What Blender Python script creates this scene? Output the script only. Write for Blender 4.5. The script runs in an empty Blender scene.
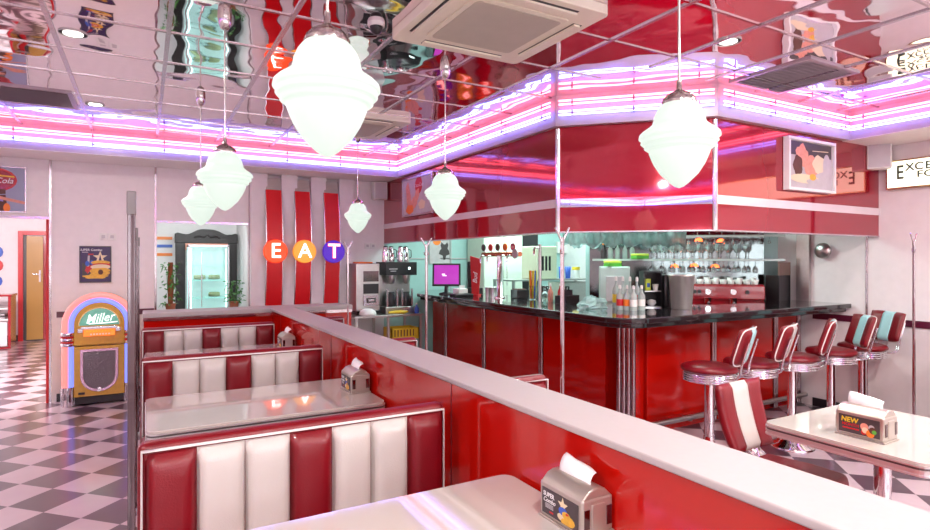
import bpy, math, random
from mathutils import Matrix, Vector
random.seed(7)
S = bpy.context.scene
COL = S.collection
PI = math.pi
def R(a): return math.radians(a)

# ------------------------------------------------------------------ materials
def _n(nt, t, **k):
    n = nt.nodes.new(t)
    for a, b in k.items(): setattr(n, a, b)
    return n
def mat(name, col, rough=.4, metal=0., coat=0., var=.06, scale=12., bump=0., bscale=60., emit=None, es=1.,
        trans=0., ior=1.5, alpha=1., sheen=0., dist=.01):
    m = bpy.data.materials.new(name); m.use_nodes = True
    nt = m.node_tree; b = nt.nodes['Principled BSDF']
    tc = _n(nt, 'ShaderNodeTexCoord'); nz = _n(nt, 'ShaderNodeTexNoise')
    nz.inputs['Scale'].default_value = scale; nz.inputs['Detail'].default_value = 4
    nt.links.new(tc.outputs['Object'], nz.inputs['Vector'])
    mx = _n(nt, 'ShaderNodeMix', data_type='RGBA')
    c = Vector(col)
    lo = [max(0, x*(1-var)) for x in c]; hi = [min(1, x*(1+var)) for x in c]
    mx.inputs[6].default_value = (*lo, 1); mx.inputs[7].default_value = (*hi, 1)
    nt.links.new(nz.outputs['Fac'], mx.inputs[0]); nt.links.new(mx.outputs[2], b.inputs['Base Color'])
    b.inputs['Roughness'].default_value = rough; b.inputs['Metallic'].default_value = metal
    b.inputs['Coat Weight'].default_value = coat; b.inputs['Coat Roughness'].default_value = .04
    b.inputs['IOR'].default_value = ior; b.inputs['Transmission Weight'].default_value = trans
    b.inputs['Alpha'].default_value = alpha
    if sheen: b.inputs['Sheen Weight'].default_value = sheen
    if emit:
        b.inputs['Emission Color'].default_value = (*emit, 1); b.inputs['Emission Strength'].default_value = es
    if bump:
        n2 = _n(nt, 'ShaderNodeTexNoise'); n2.inputs['Scale'].default_value = bscale
        bp = _n(nt, 'ShaderNodeBump'); bp.inputs['Strength'].default_value = bump; bp.inputs['Distance'].default_value = dist
        nt.links.new(tc.outputs['Object'], n2.inputs['Vector'])
        nt.links.new(n2.outputs['Fac'], bp.inputs['Height']); nt.links.new(bp.outputs['Normal'], b.inputs['Normal'])
    return m

M = {}
M['wall'] = mat('wall_paint', (.82,.76,.77), .55, bump=.05, bscale=200)
M['kwall'] = mat('kitchen_tile_paint', (.36,.56,.54), .3)
M['soffit'] = mat('soffit_paint', (.84,.80,.79), .5)
M['fascia'] = mat('fascia_paint', (.46,.38,.42), .35)
M['lam'] = mat('red_laminate', (.47,.005,.002), .10, coat=.35, var=.05, scale=3, ior=1.5)
M['hood'] = mat('red_high_gloss_panel', (.36,.001,.020), .06, metal=.45, coat=1., var=.05, scale=2, bump=.05, bscale=2.2, ior=1.5, dist=.03)
M['hoodstripe'] = mat('white_gloss_stripe', (.72,.62,.66), .15, coat=.8)
M['chrome'] = mat('polished_chrome', (.80,.78,.80), .09, metal=1., var=.05, bump=.06, bscale=14)
M['chrome_mid'] = mat('worn_chrome', (.50,.42,.44), .16, metal=1., var=.1, bump=.1, bscale=14)
M['brownp'] = mat('brown_panel', (.26,.17,.14), .4)
M['edge'] = mat('satin_aluminium_edge', (.70,.66,.66), .35, metal=.7)
M['bucketm'] = mat('satin_bright_steel', (.80,.78,.74), .28, metal=.8)
M['gun'] = mat('gunmetal', (.16,.14,.14), .4, metal=.8)
M['steel'] = mat('brushed_steel', (.55,.53,.52), .3, metal=1., var=.12, scale=30)
M['chrome_dark'] = mat('smoked_chrome', (.17,.13,.14), .12, metal=1., var=.2, bump=.1, bscale=10)
M['redv'] = mat('red_vinyl', (.19,.001,.007), .36, coat=.08, var=.12, bump=.12, bscale=160)
M['whitev'] = mat('white_vinyl', (.57,.52,.49), .38, coat=.2, var=.04, bump=.12, bscale=160)
M['bluev'] = mat('pale_blue_vinyl', (.42,.72,.74), .35, coat=.3)
M['pipe'] = mat('white_piping', (.80,.74,.72), .35)
M['table'] = mat('cream_laminate', (.56,.51,.47), .05, coat=.8, var=.02, ior=1.6)
M['cap'] = mat('stone_white_cap', (.45,.40,.40), .5, coat=.0, var=.04, scale=40)
M['stone'] = mat('black_granite', (.014,.012,.015), .10, coat=.6, var=.8, scale=220)
M['black'] = mat('black_plastic', (.012,.011,.013), .35)
M['dark'] = mat('dark_rubber', (.03,.025,.028), .6)
M['white'] = mat('white_plastic', (.78,.76,.74), .4)
M['ac'] = mat('ivory_plastic', (.88,.84,.68), .45)
M['acg'] = mat('ivory_mesh', (.62,.58,.45), .6, bump=.8, bscale=300)
M['red'] = mat('red_paint', (.55,.01,.015), .35)
M['redm'] = mat('red_metal_enamel', (.34,.006,.016), .2, coat=.8)
M['yellow'] = mat('yellow_plastic', (.80,.55,.03), .4)
M['orange'] = mat('orange_plastic', (.85,.20,.02), .4)
M['blue'] = mat('blue_plastic', (.03,.10,.50), .35)
M['green'] = mat('green_packet', (.10,.42,.05), .4)
M['lime'] = mat('lime_packet', (.65,.80,.10), .4)
M['cream'] = mat('cream_enamel', (.62,.66,.50), .4)
M['paper'] = mat('white_paper', (.86,.83,.84), .7, bump=.2, bscale=90)
M['wood'] = mat('golden_oak', (.62,.33,.03), .4, coat=.3, var=.18, scale=25)
M['doory'] = mat('yellow_door_veneer', (.42,.21,.03), .35, coat=.3, var=.1, scale=3)
M['darkwood'] = mat('dark_carved_wood', (.018,.010,.011), .5, coat=.0, var=.3)
M['skirt'] = mat('black_skirting', (.02,.015,.02), .4)
M['dado'] = mat('maroon_strip', (.10,.008,.03), .3, coat=.5)
M['leaf'] = mat('leaf_green', (.05,.20,.03), .4, var=.4)
M['moss'] = mat('coir_pole', (.25,.08,.03), .9, var=.4, bump=.5)
M['pot'] = mat('terracotta', (.35,.12,.06), .8)
M['glass'] = mat('clear_glass', (.88,.96,.95), .03, trans=1., ior=1.35, var=.01)
M['sheet'] = mat('clear_plastic_film', (.65,.88,.86), .25, trans=.55, ior=1.2, var=.1, bump=.6, bscale=25)
M['mirror'] = mat('mirror_glass', (.80,.86,.85), .03, metal=1., var=.02)
M['tmirror'] = mat('tinted_back_mirror', (.20,.22,.22), .10, metal=1., var=.2)
M['neonp'] = mat('pink_neon', (1,.3,.4), .3, emit=(1.,.18,.26), es=5.2)
M['neonb'] = mat('blue_neon', (.3,.3,1), .3, emit=(.20,.26,1.), es=5.6)
M['clip'] = mat('neon_bracket', (.4,.1,.3), .3)
M['lamp'] = mat('opal_glass', (.20,.23,.21), .4, emit=(.84,1.,.88), es=.58)
M['spot'] = mat('downlight_lens', (.9,.9,.85), .3, emit=(1.,.97,.88), es=6.)
M['jpink'] = mat('pink_lit_tube', (.6,.15,.15), .3, coat=.5, emit=(1.,.27,.23), es=.75)
M['jblue'] = mat('blue_lit_tube', (.08,.10,.5), .3, coat=.5, emit=(.20,.25,1.), es=1.)
M['jgreen'] = mat('green_lit_glass', (.10,.30,.22), .2, coat=1, emit=(.10,.36,.26), es=.45, var=.5, scale=5)
M['jtext'] = mat('white_lit_lettering', (.9,.95,.9), .4, emit=(.9,1.,.95), es=.7)
M['jorange'] = mat('orange_lit_display', (.8,.15,.02), .4, emit=(1.,.22,.03), es=.9, var=.3, scale=40)
M['jgrille'] = mat('grey_speaker_mesh', (.17,.14,.16), .35, metal=.6, bump=.5, bscale=120)
M['jframe'] = mat('mauve_metal_frame', (.62,.36,.50), .25, metal=.5, coat=.5)
M['sign'] = mat('cream_lit_sign', (.9,.9,.7), .4, emit=(1.,.98,.74), es=.95)
M['signtext'] = mat('grey_green_lettering', (.06,.08,.06), .5)
M['disc_e'] = mat('orange_red_lit_disc', (.85,.08,.01), .35, emit=(1.,.07,.01), es=.55)
M['disc_a'] = mat('amber_lit_disc', (.85,.40,.04), .35, emit=(1.,.36,.04), es=.45)
M['disc_t'] = mat('violet_lit_disc', (.06,.01,.35), .35, emit=(.08,.01,.55), es=.5)
M['letter'] = mat('glowing_letter', (1,.8,.75), .4, emit=(1.,.72,.66), es=2.2)
M['letter_edge'] = mat('red_glowing_rim', (1,.1,.05), .4, emit=(1.,.08,.03), es=2.)
M['strip'] = mat('bright_red_strip', (.72,.004,.01), .4)
M['screen'] = mat('magenta_lit_screen', (.3,.02,.3), .2, emit=(.50,.04,.50), es=.45, var=.3, scale=3)
M['screenwhite'] = mat('lit_screen_mark', (.9,.8,.9), .3, emit=(1,.8,1), es=.8)
M['fridge'] = mat('lit_fridge_interior', (.7,.9,.88), .3, emit=(.55,.95,.90), es=.3)
M['tube'] = mat('cool_white_tube', (.8,1,1), .3, emit=(.7,1.,.95), es=2.2)
M['cake'] = mat('pistachio_cake', (.55,.65,.35), .6)
M['purple'] = mat('poster_purple', (.035,.012,.085), .35)
M['pgold'] = mat('poster_gold', (.75,.40,.04), .4, var=.4, scale=40)
M['pcream'] = mat('poster_cream', (.75,.62,.42), .4)
M['pblue'] = mat('poster_slate_blue', (.32,.34,.48), .4)
M['pbrown'] = mat('poster_brown', (.10,.03,.02), .5, var=.4)
M['pgrey'] = mat('poster_grey', (.50,.46,.48), .4, var=.2)
M['pskin'] = mat('poster_salmon', (.72,.30,.22), .4, var=.3, scale=30)
M['pdark'] = mat('poster_charcoal', (.06,.045,.05), .4)
M['silver'] = mat('silver_frame', (.62,.58,.62), .25, metal=.8)
M['brass'] = mat('brass', (.6,.42,.2), .2, metal=1.)

M['steelc'] = mat('champagne_steel', (.50,.45,.40), .36, metal=.7, var=.06)
M['brass2'] = mat('brushed_nickel', (.60,.58,.55), .15, metal=1.)
M['neonb_p'] = mat('poster_violet', (.30,.22,.65), .4)
M['acw'] = mat('white_mesh', (.60,.56,.60), .6, bump=.5, bscale=300)
M['syrup'] = mat('frosted_clear_bottle', (.70,.80,.78), .2, trans=.5, ior=1.3)
M['copper'] = mat('copper', (.72,.25,.14), .2, metal=1.)
M['gl2'] = mat('rack_glass', (.80,.95,.93), .05, trans=.8, ior=1.3)
M['olamp'] = mat('orange_lit_bulb', (1,.2,.05), .3, emit=(1.,.13,.03), es=3.)  # glow standing in for orange reflections, no real bulb
M['steelg'] = mat('pale_steel_enamel', (.50,.60,.56), .35, metal=.4)
M['cream2'] = mat('pale_green_cabinet', (.62,.72,.62), .4)
def floor_mat():
    m = bpy.data.materials.new('checker_floor'); m.use_nodes = True
    nt = m.node_tree; b = nt.nodes['Principled BSDF']
    tc = _n(nt, 'ShaderNodeTexCoord'); sp = _n(nt, 'ShaderNodeSeparateXYZ')
    nt.links.new(tc.outputs['Object'], sp.inputs[0])
    def ma(op, a, b_=None):
        n = _n(nt, 'ShaderNodeMath', operation=op)
        for i, v in enumerate((a, b_)):
            if v is None: continue
            if isinstance(v, (int, float)): n.inputs[i].default_value = v
            else: nt.links.new(v, n.inputs[i])
        return n.outputs[0]
    k = 1/(math.sqrt(2)*.3022)
    X = ma('SUBTRACT', sp.outputs[0], -.552); Y = ma('SUBTRACT', sp.outputs[1], 4.459)
    i = ma('MULTIPLY', ma('SUBTRACT', X, Y), k); j = ma('MULTIPLY', ma('ADD', X, Y), k)
    p = ma('FLOORED_MODULO', ma('ADD', ma('FLOOR', i), ma('FLOOR', j)), 2.)
    nz = _n(nt, 'ShaderNodeTexNoise'); nz.inputs['Scale'].default_value = 6
    nt.links.new(tc.outputs['Object'], nz.inputs['Vector'])
    a = _n(nt, 'ShaderNodeMix', data_type='RGBA'); a.inputs[6].default_value = (.50,.385,.43,1); a.inputs[7].default_value = (.60,.48,.52,1)
    c = _n(nt, 'ShaderNodeMix', data_type='RGBA'); c.inputs[6].default_value = (.050,.023,.040,1); c.inputs[7].default_value = (.080,.038,.064,1)
    nt.links.new(nz.outputs['Fac'], a.inputs[0]); nt.links.new(nz.outputs['Fac'], c.inputs[0])
    f = _n(nt, 'ShaderNodeMix', data_type='RGBA')
    nt.links.new(p, f.inputs[0]); nt.links.new(a.outputs[2], f.inputs[6]); nt.links.new(c.outputs[2], f.inputs[7])
    nt.links.new(f.outputs[2], b.inputs['Base Color'])
    b.inputs['Roughness'].default_value = .28; b.inputs['Coat Weight'].default_value = .7; b.inputs['Coat Roughness'].default_value = .15
    return m
def ceil_mat():
    m = mat('mirror_ceiling_panels', (.86,.77,.80), .025, metal=1., var=.02)
    nt = m.node_tree; b = nt.nodes['Principled BSDF']
    tc = [n for n in nt.nodes if n.type == 'TEX_COORD'][0]
    n2 = _n(nt, 'ShaderNodeTexNoise'); n2.inputs['Scale'].default_value = 2.6; n2.inputs['Detail'].default_value = 1.
    bp = _n(nt, 'ShaderNodeBump'); bp.inputs['Strength'].default_value = .35; bp.inputs['Distance'].default_value = .03
    nt.links.new(tc.outputs['Object'], n2.inputs['Vector'])
    nt.links.new(n2.outputs['Fac'], bp.inputs['Height']); nt.links.new(bp.outputs['Normal'], b.inputs['Normal'])
    return m
M['floor'] = floor_mat(); M['ceil'] = ceil_mat()

# ------------------------------------------------------------------ mesh builder
class MB:
    def __init__(s): s.v = []; s.f = []; s.m = []; s.sm = []; s.mats = []; s.X = Matrix()
    def mi(s, m):
        if m not in s.mats: s.mats.append(m)
        return s.mats.index(m)
    def add(s, vs, fs, m, smooth=False):
        o = len(s.v); X = s.X
        s.v += [tuple(X @ Vector(p)) for p in vs]
        k = s.mi(m)
        for f in fs: s.f.append(tuple(i+o for i in f)); s.m.append(k); s.sm.append(smooth)
        return s
    def box(s, x0, x1, y0, y1, z0, z1, m):
        v = [(x0,y0,z0),(x1,y0,z0),(x1,y1,z0),(x0,y1,z0),(x0,y0,z1),(x1,y0,z1),(x1,y1,z1),(x0,y1,z1)]
        return s.add(v, [(0,3,2,1),(4,5,6,7),(0,1,5,4),(1,2,6,5),(2,3,7,6),(3,0,4,7)], m)
    def prism(s, poly, z0, z1, m):               # poly in xy, counter-clockwise
        n = len(poly)
        v = [(x,y,z0) for x,y in poly] + [(x,y,z1) for x,y in poly]
        f = [tuple(range(n-1,-1,-1)), tuple(range(n,2*n))] + [(i,(i+1)%n,(i+1)%n+n,i+n) for i in range(n)]
        return s.add(v, f, m)
    def prismy(s, poly, y0, y1, m):              # poly in xz, extruded along y
        n = len(poly)
        v = [(x,y0,z) for x,z in poly] + [(x,y1,z) for x,z in poly]
        f = [tuple(range(n)), tuple(range(2*n-1,n-1,-1))] + [((i+1)%n,i,i+n,(i+1)%n+n) for i in range(n)]
        return s.add(v, f, m)
    def lathe(s, prof, m, n=24, c=(0,0,0), smooth=True, cap=True):
        v = []; f = []
        for r, z in prof:
            for k in range(n):
                a = 2*PI*k/n; v.append((c[0]+r*math.cos(a), c[1]+r*math.sin(a), c[2]+z))
        L = len(prof)
        for i in range(L-1):
            for k in range(n):
                k2 = (k+1) % n; f.append((i*n+k, i*n+k2, (i+1)*n+k2, (i+1)*n+k))
        s.add(v, f, m, smooth)
        if cap:
            vv = v[:n]; s.add(vv, [tuple(range(n-1,-1,-1))], m)
            vv = v[-n:]; s.add(vv, [tuple(range(n))], m)
        return s
    def tube(s, path, r, m, n=10, closed=False):
        P = [Vector(p) for p in path]; L = len(P); v = []; f = []
        up = None
        for i, p in enumerate(P):
            if closed: d = (P[(i+1)%L]-P[i-1])
            else: d = P[min(i+1,L-1)]-P[max(i-1,0)]
            d.normalize()
            if up is None:
                up = Vector((0,0,1)) if abs(d.z) < .9 else Vector((1,0,0))
            a = d.cross(up)
            if a.length < 1e-4: a = d.cross(Vector((0,1,.1)))
            a.normalize(); b = a.cross(d).normalized(); up = b
            rr = r[i] if isinstance(r, (list,tuple)) else r
            # widen mitred corners
            if 0 < i < L-1 or closed:
                d1 = (P[i]-P[i-1]).normalized(); c = max(.5, d1.dot(d)); k = 1/c
            else: k = 1
            for q in range(n):
                t = 2*PI*q/n; v.append(tuple(p + (a*math.cos(t)*k + b*math.sin(t))*rr))
        m_ = L if closed else L-1
        for i in range(m_):
            j = (i+1) % L
            for q in range(n):
                q2 = (q+1) % n; f.append((i*n+q, i*n+q2, j*n+q2, j*n+q))
        s.add(v, f, m, True)
        if not closed:
            s.add(v[:n], [tuple(range(n-1,-1,-1))], m); s.add(v[-n:], [tuple(range(n))], m)
        return s
    def pad(s, x0, x1, z0, z1, y, d, m, nx=8, nz=12, back=.01):   # puffed cushion facing -y
        v = []; f = []
        for j in range(nz+1):
            for i in range(nx+1):
                a = 2*i/nx-1; b = 2*j/nz-1
                a = math.copysign(abs(a)**.7, a); b = math.copysign(abs(b)**.6, b)
                h = ((max(0,1-abs(a)**5))*(max(0,1-abs(b)**8)))**.45
                v.append((x0+(x1-x0)*(a+1)/2, y-d*h, z0+(z1-z0)*(b+1)/2))
        w = nx+1
        for j in range(nz):
            for i in range(nx):
                f.append((j*w+i, j*w+i+1, (j+1)*w+i+1, (j+1)*w+i))
        s.add(v, f, m, True)
        s.box(x0, x1, y-.001, y+back, z0, z1, m)
        return s
    def mesh(s, me, X, m):
        Y = s.X; s.X = Y @ X
        s.add([tuple(p.co) for p in me.vertices], [tuple(p.vertices) for p in me.polygons], m)
        s.X = Y; return s
    def build(s, name, parent=None, bevel=0., seg=2, loc=None):
        me = bpy.data.meshes.new(name); me.from_pydata(s.v, [], s.f)
        for m in s.mats: me.materials.append(M[m])
        me.polygons.foreach_set('material_index', s.m); me.polygons.foreach_set('use_smooth', s.sm); me.update()
        o = bpy.data.objects.new(name, me); COL.objects.link(o)
        if parent: o.parent = parent
        if loc: o.location = loc
        if bevel:
            b = o.modifiers.new('bevel', 'BEVEL'); b.width = bevel; b.segments = seg; b.limit_method = 'ANGLE'; b.angle_limit = R(40)
            for p in me.polygons: p.use_smooth = True
            w = o.modifiers.new('wn', 'WEIGHTED_NORMAL'); w.keep_sharp = True
        return o

_txt = {}
def text_me(t, bold=0., shear=0., ext=.0):
    k = (t, bold, shear, ext)
    if k in _txt: return _txt[k]
    cu = bpy.data.curves.new('t', 'FONT'); cu.body = t; cu.size = 1; cu.offset = bold; cu.shear = shear; cu.extrude = ext
    cu.align_x = 'CENTER'; cu.align_y = 'CENTER'; cu.resolution_u = 3
    o = bpy.data.objects.new('t', cu); COL.objects.link(o)
    dg = bpy.context.evaluated_depsgraph_get(); me = bpy.data.meshes.new_from_object(o.evaluated_get(dg))
    bpy.data.objects.remove(o); _txt[k] = me
    return me
def frame(o, right, up):                          # matrix: local x -> right, y -> up, z -> out
    r = Vector(right).normalized(); u = Vector(up).normalized(); n = r.cross(u)
    X = Matrix((r, u, n)).transposed().to_4x4(); X.translation = Vector(o); return X
def put_text(mb, t, o, right, up, h, m, bold=0., shear=0., sx=1., ext=.02):
    return mb.mesh(text_me(t, bold, shear, ext), frame(o, right, up) @ Matrix.Diagonal((h*sx, h, h, 1)), m)

def tag(o, label, cat, group=None):
    o['label'] = label; o['category'] = cat
    if group: o['group'] = group
    return o
def thing(name, label, cat, loc=(0,0,0), rz=0., group=None):
    o = bpy.data.objects.new(name, None); COL.objects.link(o); o.empty_display_size = .1
    o.location = loc; o.rotation_euler = (0,0,rz)
    return tag(o, label, cat, group)
def struct(o):
    o['kind'] = 'structure'; return o
def kids(o): return [c for c in COL.objects if c.parent == o]
def dup(root, loc=None, rz=None, label=None, group=None):
    r = root.copy(); COL.objects.link(r)
    if loc is not None: r.location = loc
    if rz is not None: r.rotation_euler = (0,0,rz)
    if label: r['label'] = label
    if group: r['group'] = group
    for ch in kids(root):
        c = ch.copy(); COL.objects.link(c); c.parent = r
        for g in kids(ch):
            d = g.copy(); COL.objects.link(d); d.parent = c
    return r
def arc(cx, cy, r, a0, a1, n): return [(cx+r*math.cos(R(a0+(a1-a0)*i/n)), cy+r*math.sin(R(a0+(a1-a0)*i/n))) for i in range(n+1)]
def rrect(x0, x1, y0, y1, r, n=5):
    return arc(x1-r,y0+r,r,-90,0,n)+arc(x1-r,y1-r,r,0,90,n)+arc(x0+r,y1-r,r,90,180,n)+arc(x0+r,y0+r,r,180,270,n)

# ------------------------------------------------------------------ the room
CZ = 2.96; SZ = 2.71; BY = 7.84; RX = 6.39; LX = -3.2; FY = -3.4
struct(MB().box(LX-.3, RX+.3, FY-.3, 15.2, -.1, 0, 'floor').build('floor'))
w = MB()                                          # far wall with walkway opening at left and serving alcove
w.box(-.92, .14, BY, BY+.15, 0, CZ, 'wall'); w.box(.14, 1.18, BY, BY+.15, 0, .9, 'wall'); w.box(.14, 1.18, BY, BY+.15, 2.05, CZ, 'wall')
w.box(1.18, 3.05, BY, BY+.15, 0, CZ, 'wall'); w.box(LX-.1, -.92, BY, BY+.15, 2.05, CZ, 'wall')
struct(w.build('wall_back'))
struct(MB().box(3.05, RX+.1, BY, BY+.15, 0, CZ, 'kwall').build('wall_kitchen'))
struct(MB().box(RX, RX+.12, FY, BY, 0, CZ, 'wall').build('wall_right'))
struct(MB().box(LX-.12, LX, FY, 14.1, 0, CZ, 'wall').build('wall_left'))
w = MB()
w.box(LX, RX, FY-.12, FY, 0, .9, 'wall'); w.box(LX, RX, FY-.12, FY, 2.3, CZ, 'wall')
for a, b in ((LX,-2.4),(-.2,.4),(2.6,3.2),(5.4,RX)): w.box(a, b, FY-.12, FY, .9, 2.3, 'wall')
struct(w.build('wall_front'))
for k, (a, b) in enumerate(((-2.4,-.2),(.4,2.6),(3.2,5.4))):  # unseen windows behind the camera, added to bring in fill light
    o = MB().box(a, b, FY-.1, FY-.08, .9, 2.3, 'glass').build('window_%d' % (k+1)); struct(o)
    f = MB(); f.box(a,a+.05,FY-.12,FY-.04,.9,2.3,'white'); f.box(b-.05,b,FY-.12,FY-.04,.9,2.3,'white')
    f.box(a,b,FY-.12,FY-.04,.9,.95,'white'); f.box(a,b,FY-.12,FY-.04,2.25,2.3,'white'); f.box((a+b)/2-.02,(a+b)/2+.02,FY-.12,FY-.04,.95,2.25,'white')
    f.build('window_frame', o)
# far walkway room
w = MB().box(LX, -.78, 14.0, 14.12, 0, 2.8, 'wall'); struct(w.build('wall_walkway_end'))
struct(MB().box(-.92, -.78, BY+.15, 14.0, 0, 2.8, 'wall').build('wall_walkway_side'))
struct(MB().box(LX, -.78, BY+.15, 14.0, 2.8, 2.9, 'soffit').build('ceiling_walkway'))
# alcove room
w = MB(); w.box(-.3,1.6,9.9,10.0,0,2.5,'wall'); w.box(-.4,-.3,BY+.15,10.0,0,2.5,'wall'); w.box(1.31,1.41,BY+.15,9.9,0,2.5,'wall')
struct(w.build('wall_alcove')); struct(MB().box(-.4,1.41,BY+.15,10.0,2.3,2.4,'soffit').build('ceiling_alcove'))
struct(MB().box(.14,1.18,BY-.02,BY+.3,.9,.94,'cap').build('trim_alcove_sill'))
# ceiling and its cove
struct(MB().box(LX-.1, RX+.1, FY-.1, BY, CZ, CZ+.05, 'ceil').build('ceiling'))
g = MB()
for k in range(-6, 11):
    x = .13+.6*k
    if -2.6 < x < 5.7: g.box(x-.013, x+.013, -2.85, 7.2 if x < 3 else 2.9, CZ-.008, CZ+.004, 'silver')
for k in range(-10, 6):
    y = 4.46+.6*k
    if -2.85 < y < 7.2: g.box(-2.6, 5.73 if y < 2.9 else 3.0, y-.009, y+.009, CZ-.006, CZ+.004, 'chrome_mid')
struct(g.build('trim_ceiling_grid'))
FP = [(-2.6,7.2),(3.0,7.2),(3.0,3.80),(3.88,2.91),(5.73,2.90),(5.73,-2.85),(-2.6,-2.85)]
fa = MB()
cx_, cy_ = 1.5, 1.5
def outset(P, d):                                  # offsets the closed loop (clockwise seen from above) outwards by d
    out = []
    n = len(P)
    for i in range(n):
        a, b, c = Vector(P[i-1]), Vector(P[i]), Vector(P[(i+1)%n])
        d1 = (b-a).normalized(); d2 = (c-b).normalized()
        n1 = Vector((-d1.y, d1.x)); n2 = Vector((-d2.y, d2.x))
        m_ = (n1+n2); m_ /= m_.length_squared/2 if m_.length_squared else 1
        out.append(tuple(b + m_*d))
    return out
FO = outset(FP, .05)
n = len(FP)
for i in range(n):
    j = (i+1) % n
    a, b, c, d = FP[i], FP[j], FO[j], FO[i]
    fa.prism([a, d, c, b][::-1] if False else [a, b, c, d], SZ, CZ, 'fascia')
struct(fa.build('trim_fascia'))
so = MB()
so.box(LX, 3.05, 7.2, BY, SZ-.004, SZ, 'soffit'); so.box(5.73, RX, FY, 2.96, SZ-.004, SZ, 'soffit')
so.box(LX, -2.6, FY, 7.2, SZ-.004, SZ, 'soffit'); so.box(-2.6, 5.73, FY, -2.85, SZ-.004, SZ, 'soffit')
struct(so.build('trim_soffit'))
struct(MB().prism([(3.13,3.9),(3.95,3.05),(RX,3.05),(RX,BY),(3.13,BY)], SZ, SZ+.03, 'soffit').build('ceiling_kitchen'))
# wall strips
t = MB()
for x in (-.908, .125, 1.195, 2.47): t.box(x-.011, x+.011, BY-.012, BY, .0, SZ, 'chrome_mid')
t.box(.14,1.18,BY-.014,BY,2.04,2.065,'chrome'); t.box(LX,-.92,BY-.014,BY,2.045,2.07,'chrome')
t.box(-.945,-.92,BY-.02,BY+.15,0,2.04,'red')
struct(t.build('trim_back'))
t = MB(); t.box(RX-.01, RX, 3.055, 3.075, 0, 1.84, 'silver'); t.box(RX-.012, RX, 2.30, 2.33, 0, SZ, 'redm')
struct(t.build('trim_right'))
t = MB(); t.box(-.85, .11, BY-.014, BY, .945, 1.01, 'dado'); t.box(1.21, 3.05, BY-.014, BY, .945, 1.01, 'dado')
struct(t.build('trim_back_dado'))
struct(MB().box(RX-.014, RX, FY, 3.6, .95, 1.015, 'dado').build('trim_right_dado'))
struct(MB().box(-.85, 3.05, BY-.015, BY, 0, .09, 'skirt').build('baseboard_back'))
struct(MB().box(RX-.015, RX, FY, 3.6, 0, .09, 'skirt').build('baseboard_right'))
struct(MB().box(LX, -.88, 13.985, 14.0, 0, .12, 'skirt').build('baseboard_walkway'))

# bar hood (canopy over the bar)
HP = [(3.05,BY),(3.05,3.83),(3.91,2.96),(RX,2.96)]
HI = [(3.13,BY),(3.13,3.865),(3.94,3.05),(RX,3.05)]
hood = MB()
for i in range(3): hood.prism([HP[i],HP[i+1],HI[i+1],HI[i]], 1.83, SZ+.0, 'hood')
ho = hood.build('bar_canopy'); tag(ho, 'glossy red canopy hanging from the ceiling above the bar', 'canopy')
s_ = MB(); e = .004
def off(P, d):
    return [(P[0][0]-d,P[0][1]), (P[1][0]-d, P[1][1]-d*.414), (P[2][0]-d*.414, P[2][1]-d), (P[3][0], P[3][1]-d)]
HO = off(HP, .006)
for i, m_ in enumerate(('hoodstripe','mirror','hoodstripe')):
    s_.prism([HO[i],HO[i+1],HP[i+1],HP[i]], 2.035, 2.105, m_)
s_.build('stripe', ho)
for p in (HP[1], HP[2]):
    c = MB(); c.lathe([(.021,1.83),(.021,SZ-.015)], 'chrome', 12, (p[0]-.004,p[1]-.004,0)); c.build('corner_strip', ho)
c = MB()
for i in range(3): c.prism([HO[i],HO[i+1],HI[i+1],HI[i]], 1.822, 1.832, 'silver')
c.build('lower_edge', ho)

# neon in the cove
def neon(i, label):
    a, b = Vector(FP[i]), Vector(FP[(i+1)%n]); d = (b-a).normalized(); nn = Vector((d.y,-d.x))
    L = (b-a).length; root = thing('neon_light', label, 'neon light', (a.x, a.y, 2.8), math.atan2(d.y, d.x))
    # local x along run, local -y into the room
    sgn = -1
    for z, m_, nm in ((.108,'neonp','pink_tube'),(.078,'neonp','pink_tube'),(.020,'neonb','blue_tube'),(-.008,'neonb','blue_tube')):
        MB().tube([(.03,sgn*.035,z),(L-.03,sgn*.035,z)], .0085, m_, 8).build(nm, root)
    k = int(L/.75)+1
    for q in range(k+1):
        x = .14+(L-.28)*q/k
        for z in (.093, .006): MB().box(x-.006, x+.006, sgn*.045, 0, z-.020, z+.020, 'clip').build('bracket', root)
    return root
neon(0, 'pink and blue neon tubes along the cove of the far wall')
neon(1, 'pink and blue neon tubes above the side of the bar nearest the monitor')
neon(2, 'pink and blue neon tubes above the angled corner of the red canopy')
neon(3, 'pink and blue neon tubes above the canopy part with the framed picture')
neon(4, 'pink and blue neon tubes along the cove above the lit right wall sign')
neon(5, 'pink and blue neon tubes along the cove over the windows')
neon(6, 'pink and blue neon tubes along the cove of the aisle side wall')

# ------------------------------------------------------------------ partition and low wall
p = MB().box(1.268, 1.485, -.8, 6.72, 0, 1.02, 'lam').build('wall_partition'); struct(p)
MB().box(1.245, 1.51, -.8, 6.72, 1.02, 1.045, 'cap').build('cap', p, .006)
j = MB()
for y in (.35, 2.39, 4.38, 6.25): j.box(1.2655, 1.268, y-.003, y+.003, 0, 1.02, 'redv'); j.box(1.485,1.4875,y-.003,y+.003,0,1.02,'redv')
j.build('joint', p)
p = MB().box(0, 2.2, 6.74, 7.1, 0, .96, 'lam').build('wall_low'); struct(p)
MB().box(-.01, 2.21, 6.72, 7.12, .995, 1.045, 'cap').build('cap', p, .006)
MB().box(-.005, 2.205, 6.725, 7.115, .96, .995, 'chrome').build('edge_band', p)

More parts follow.
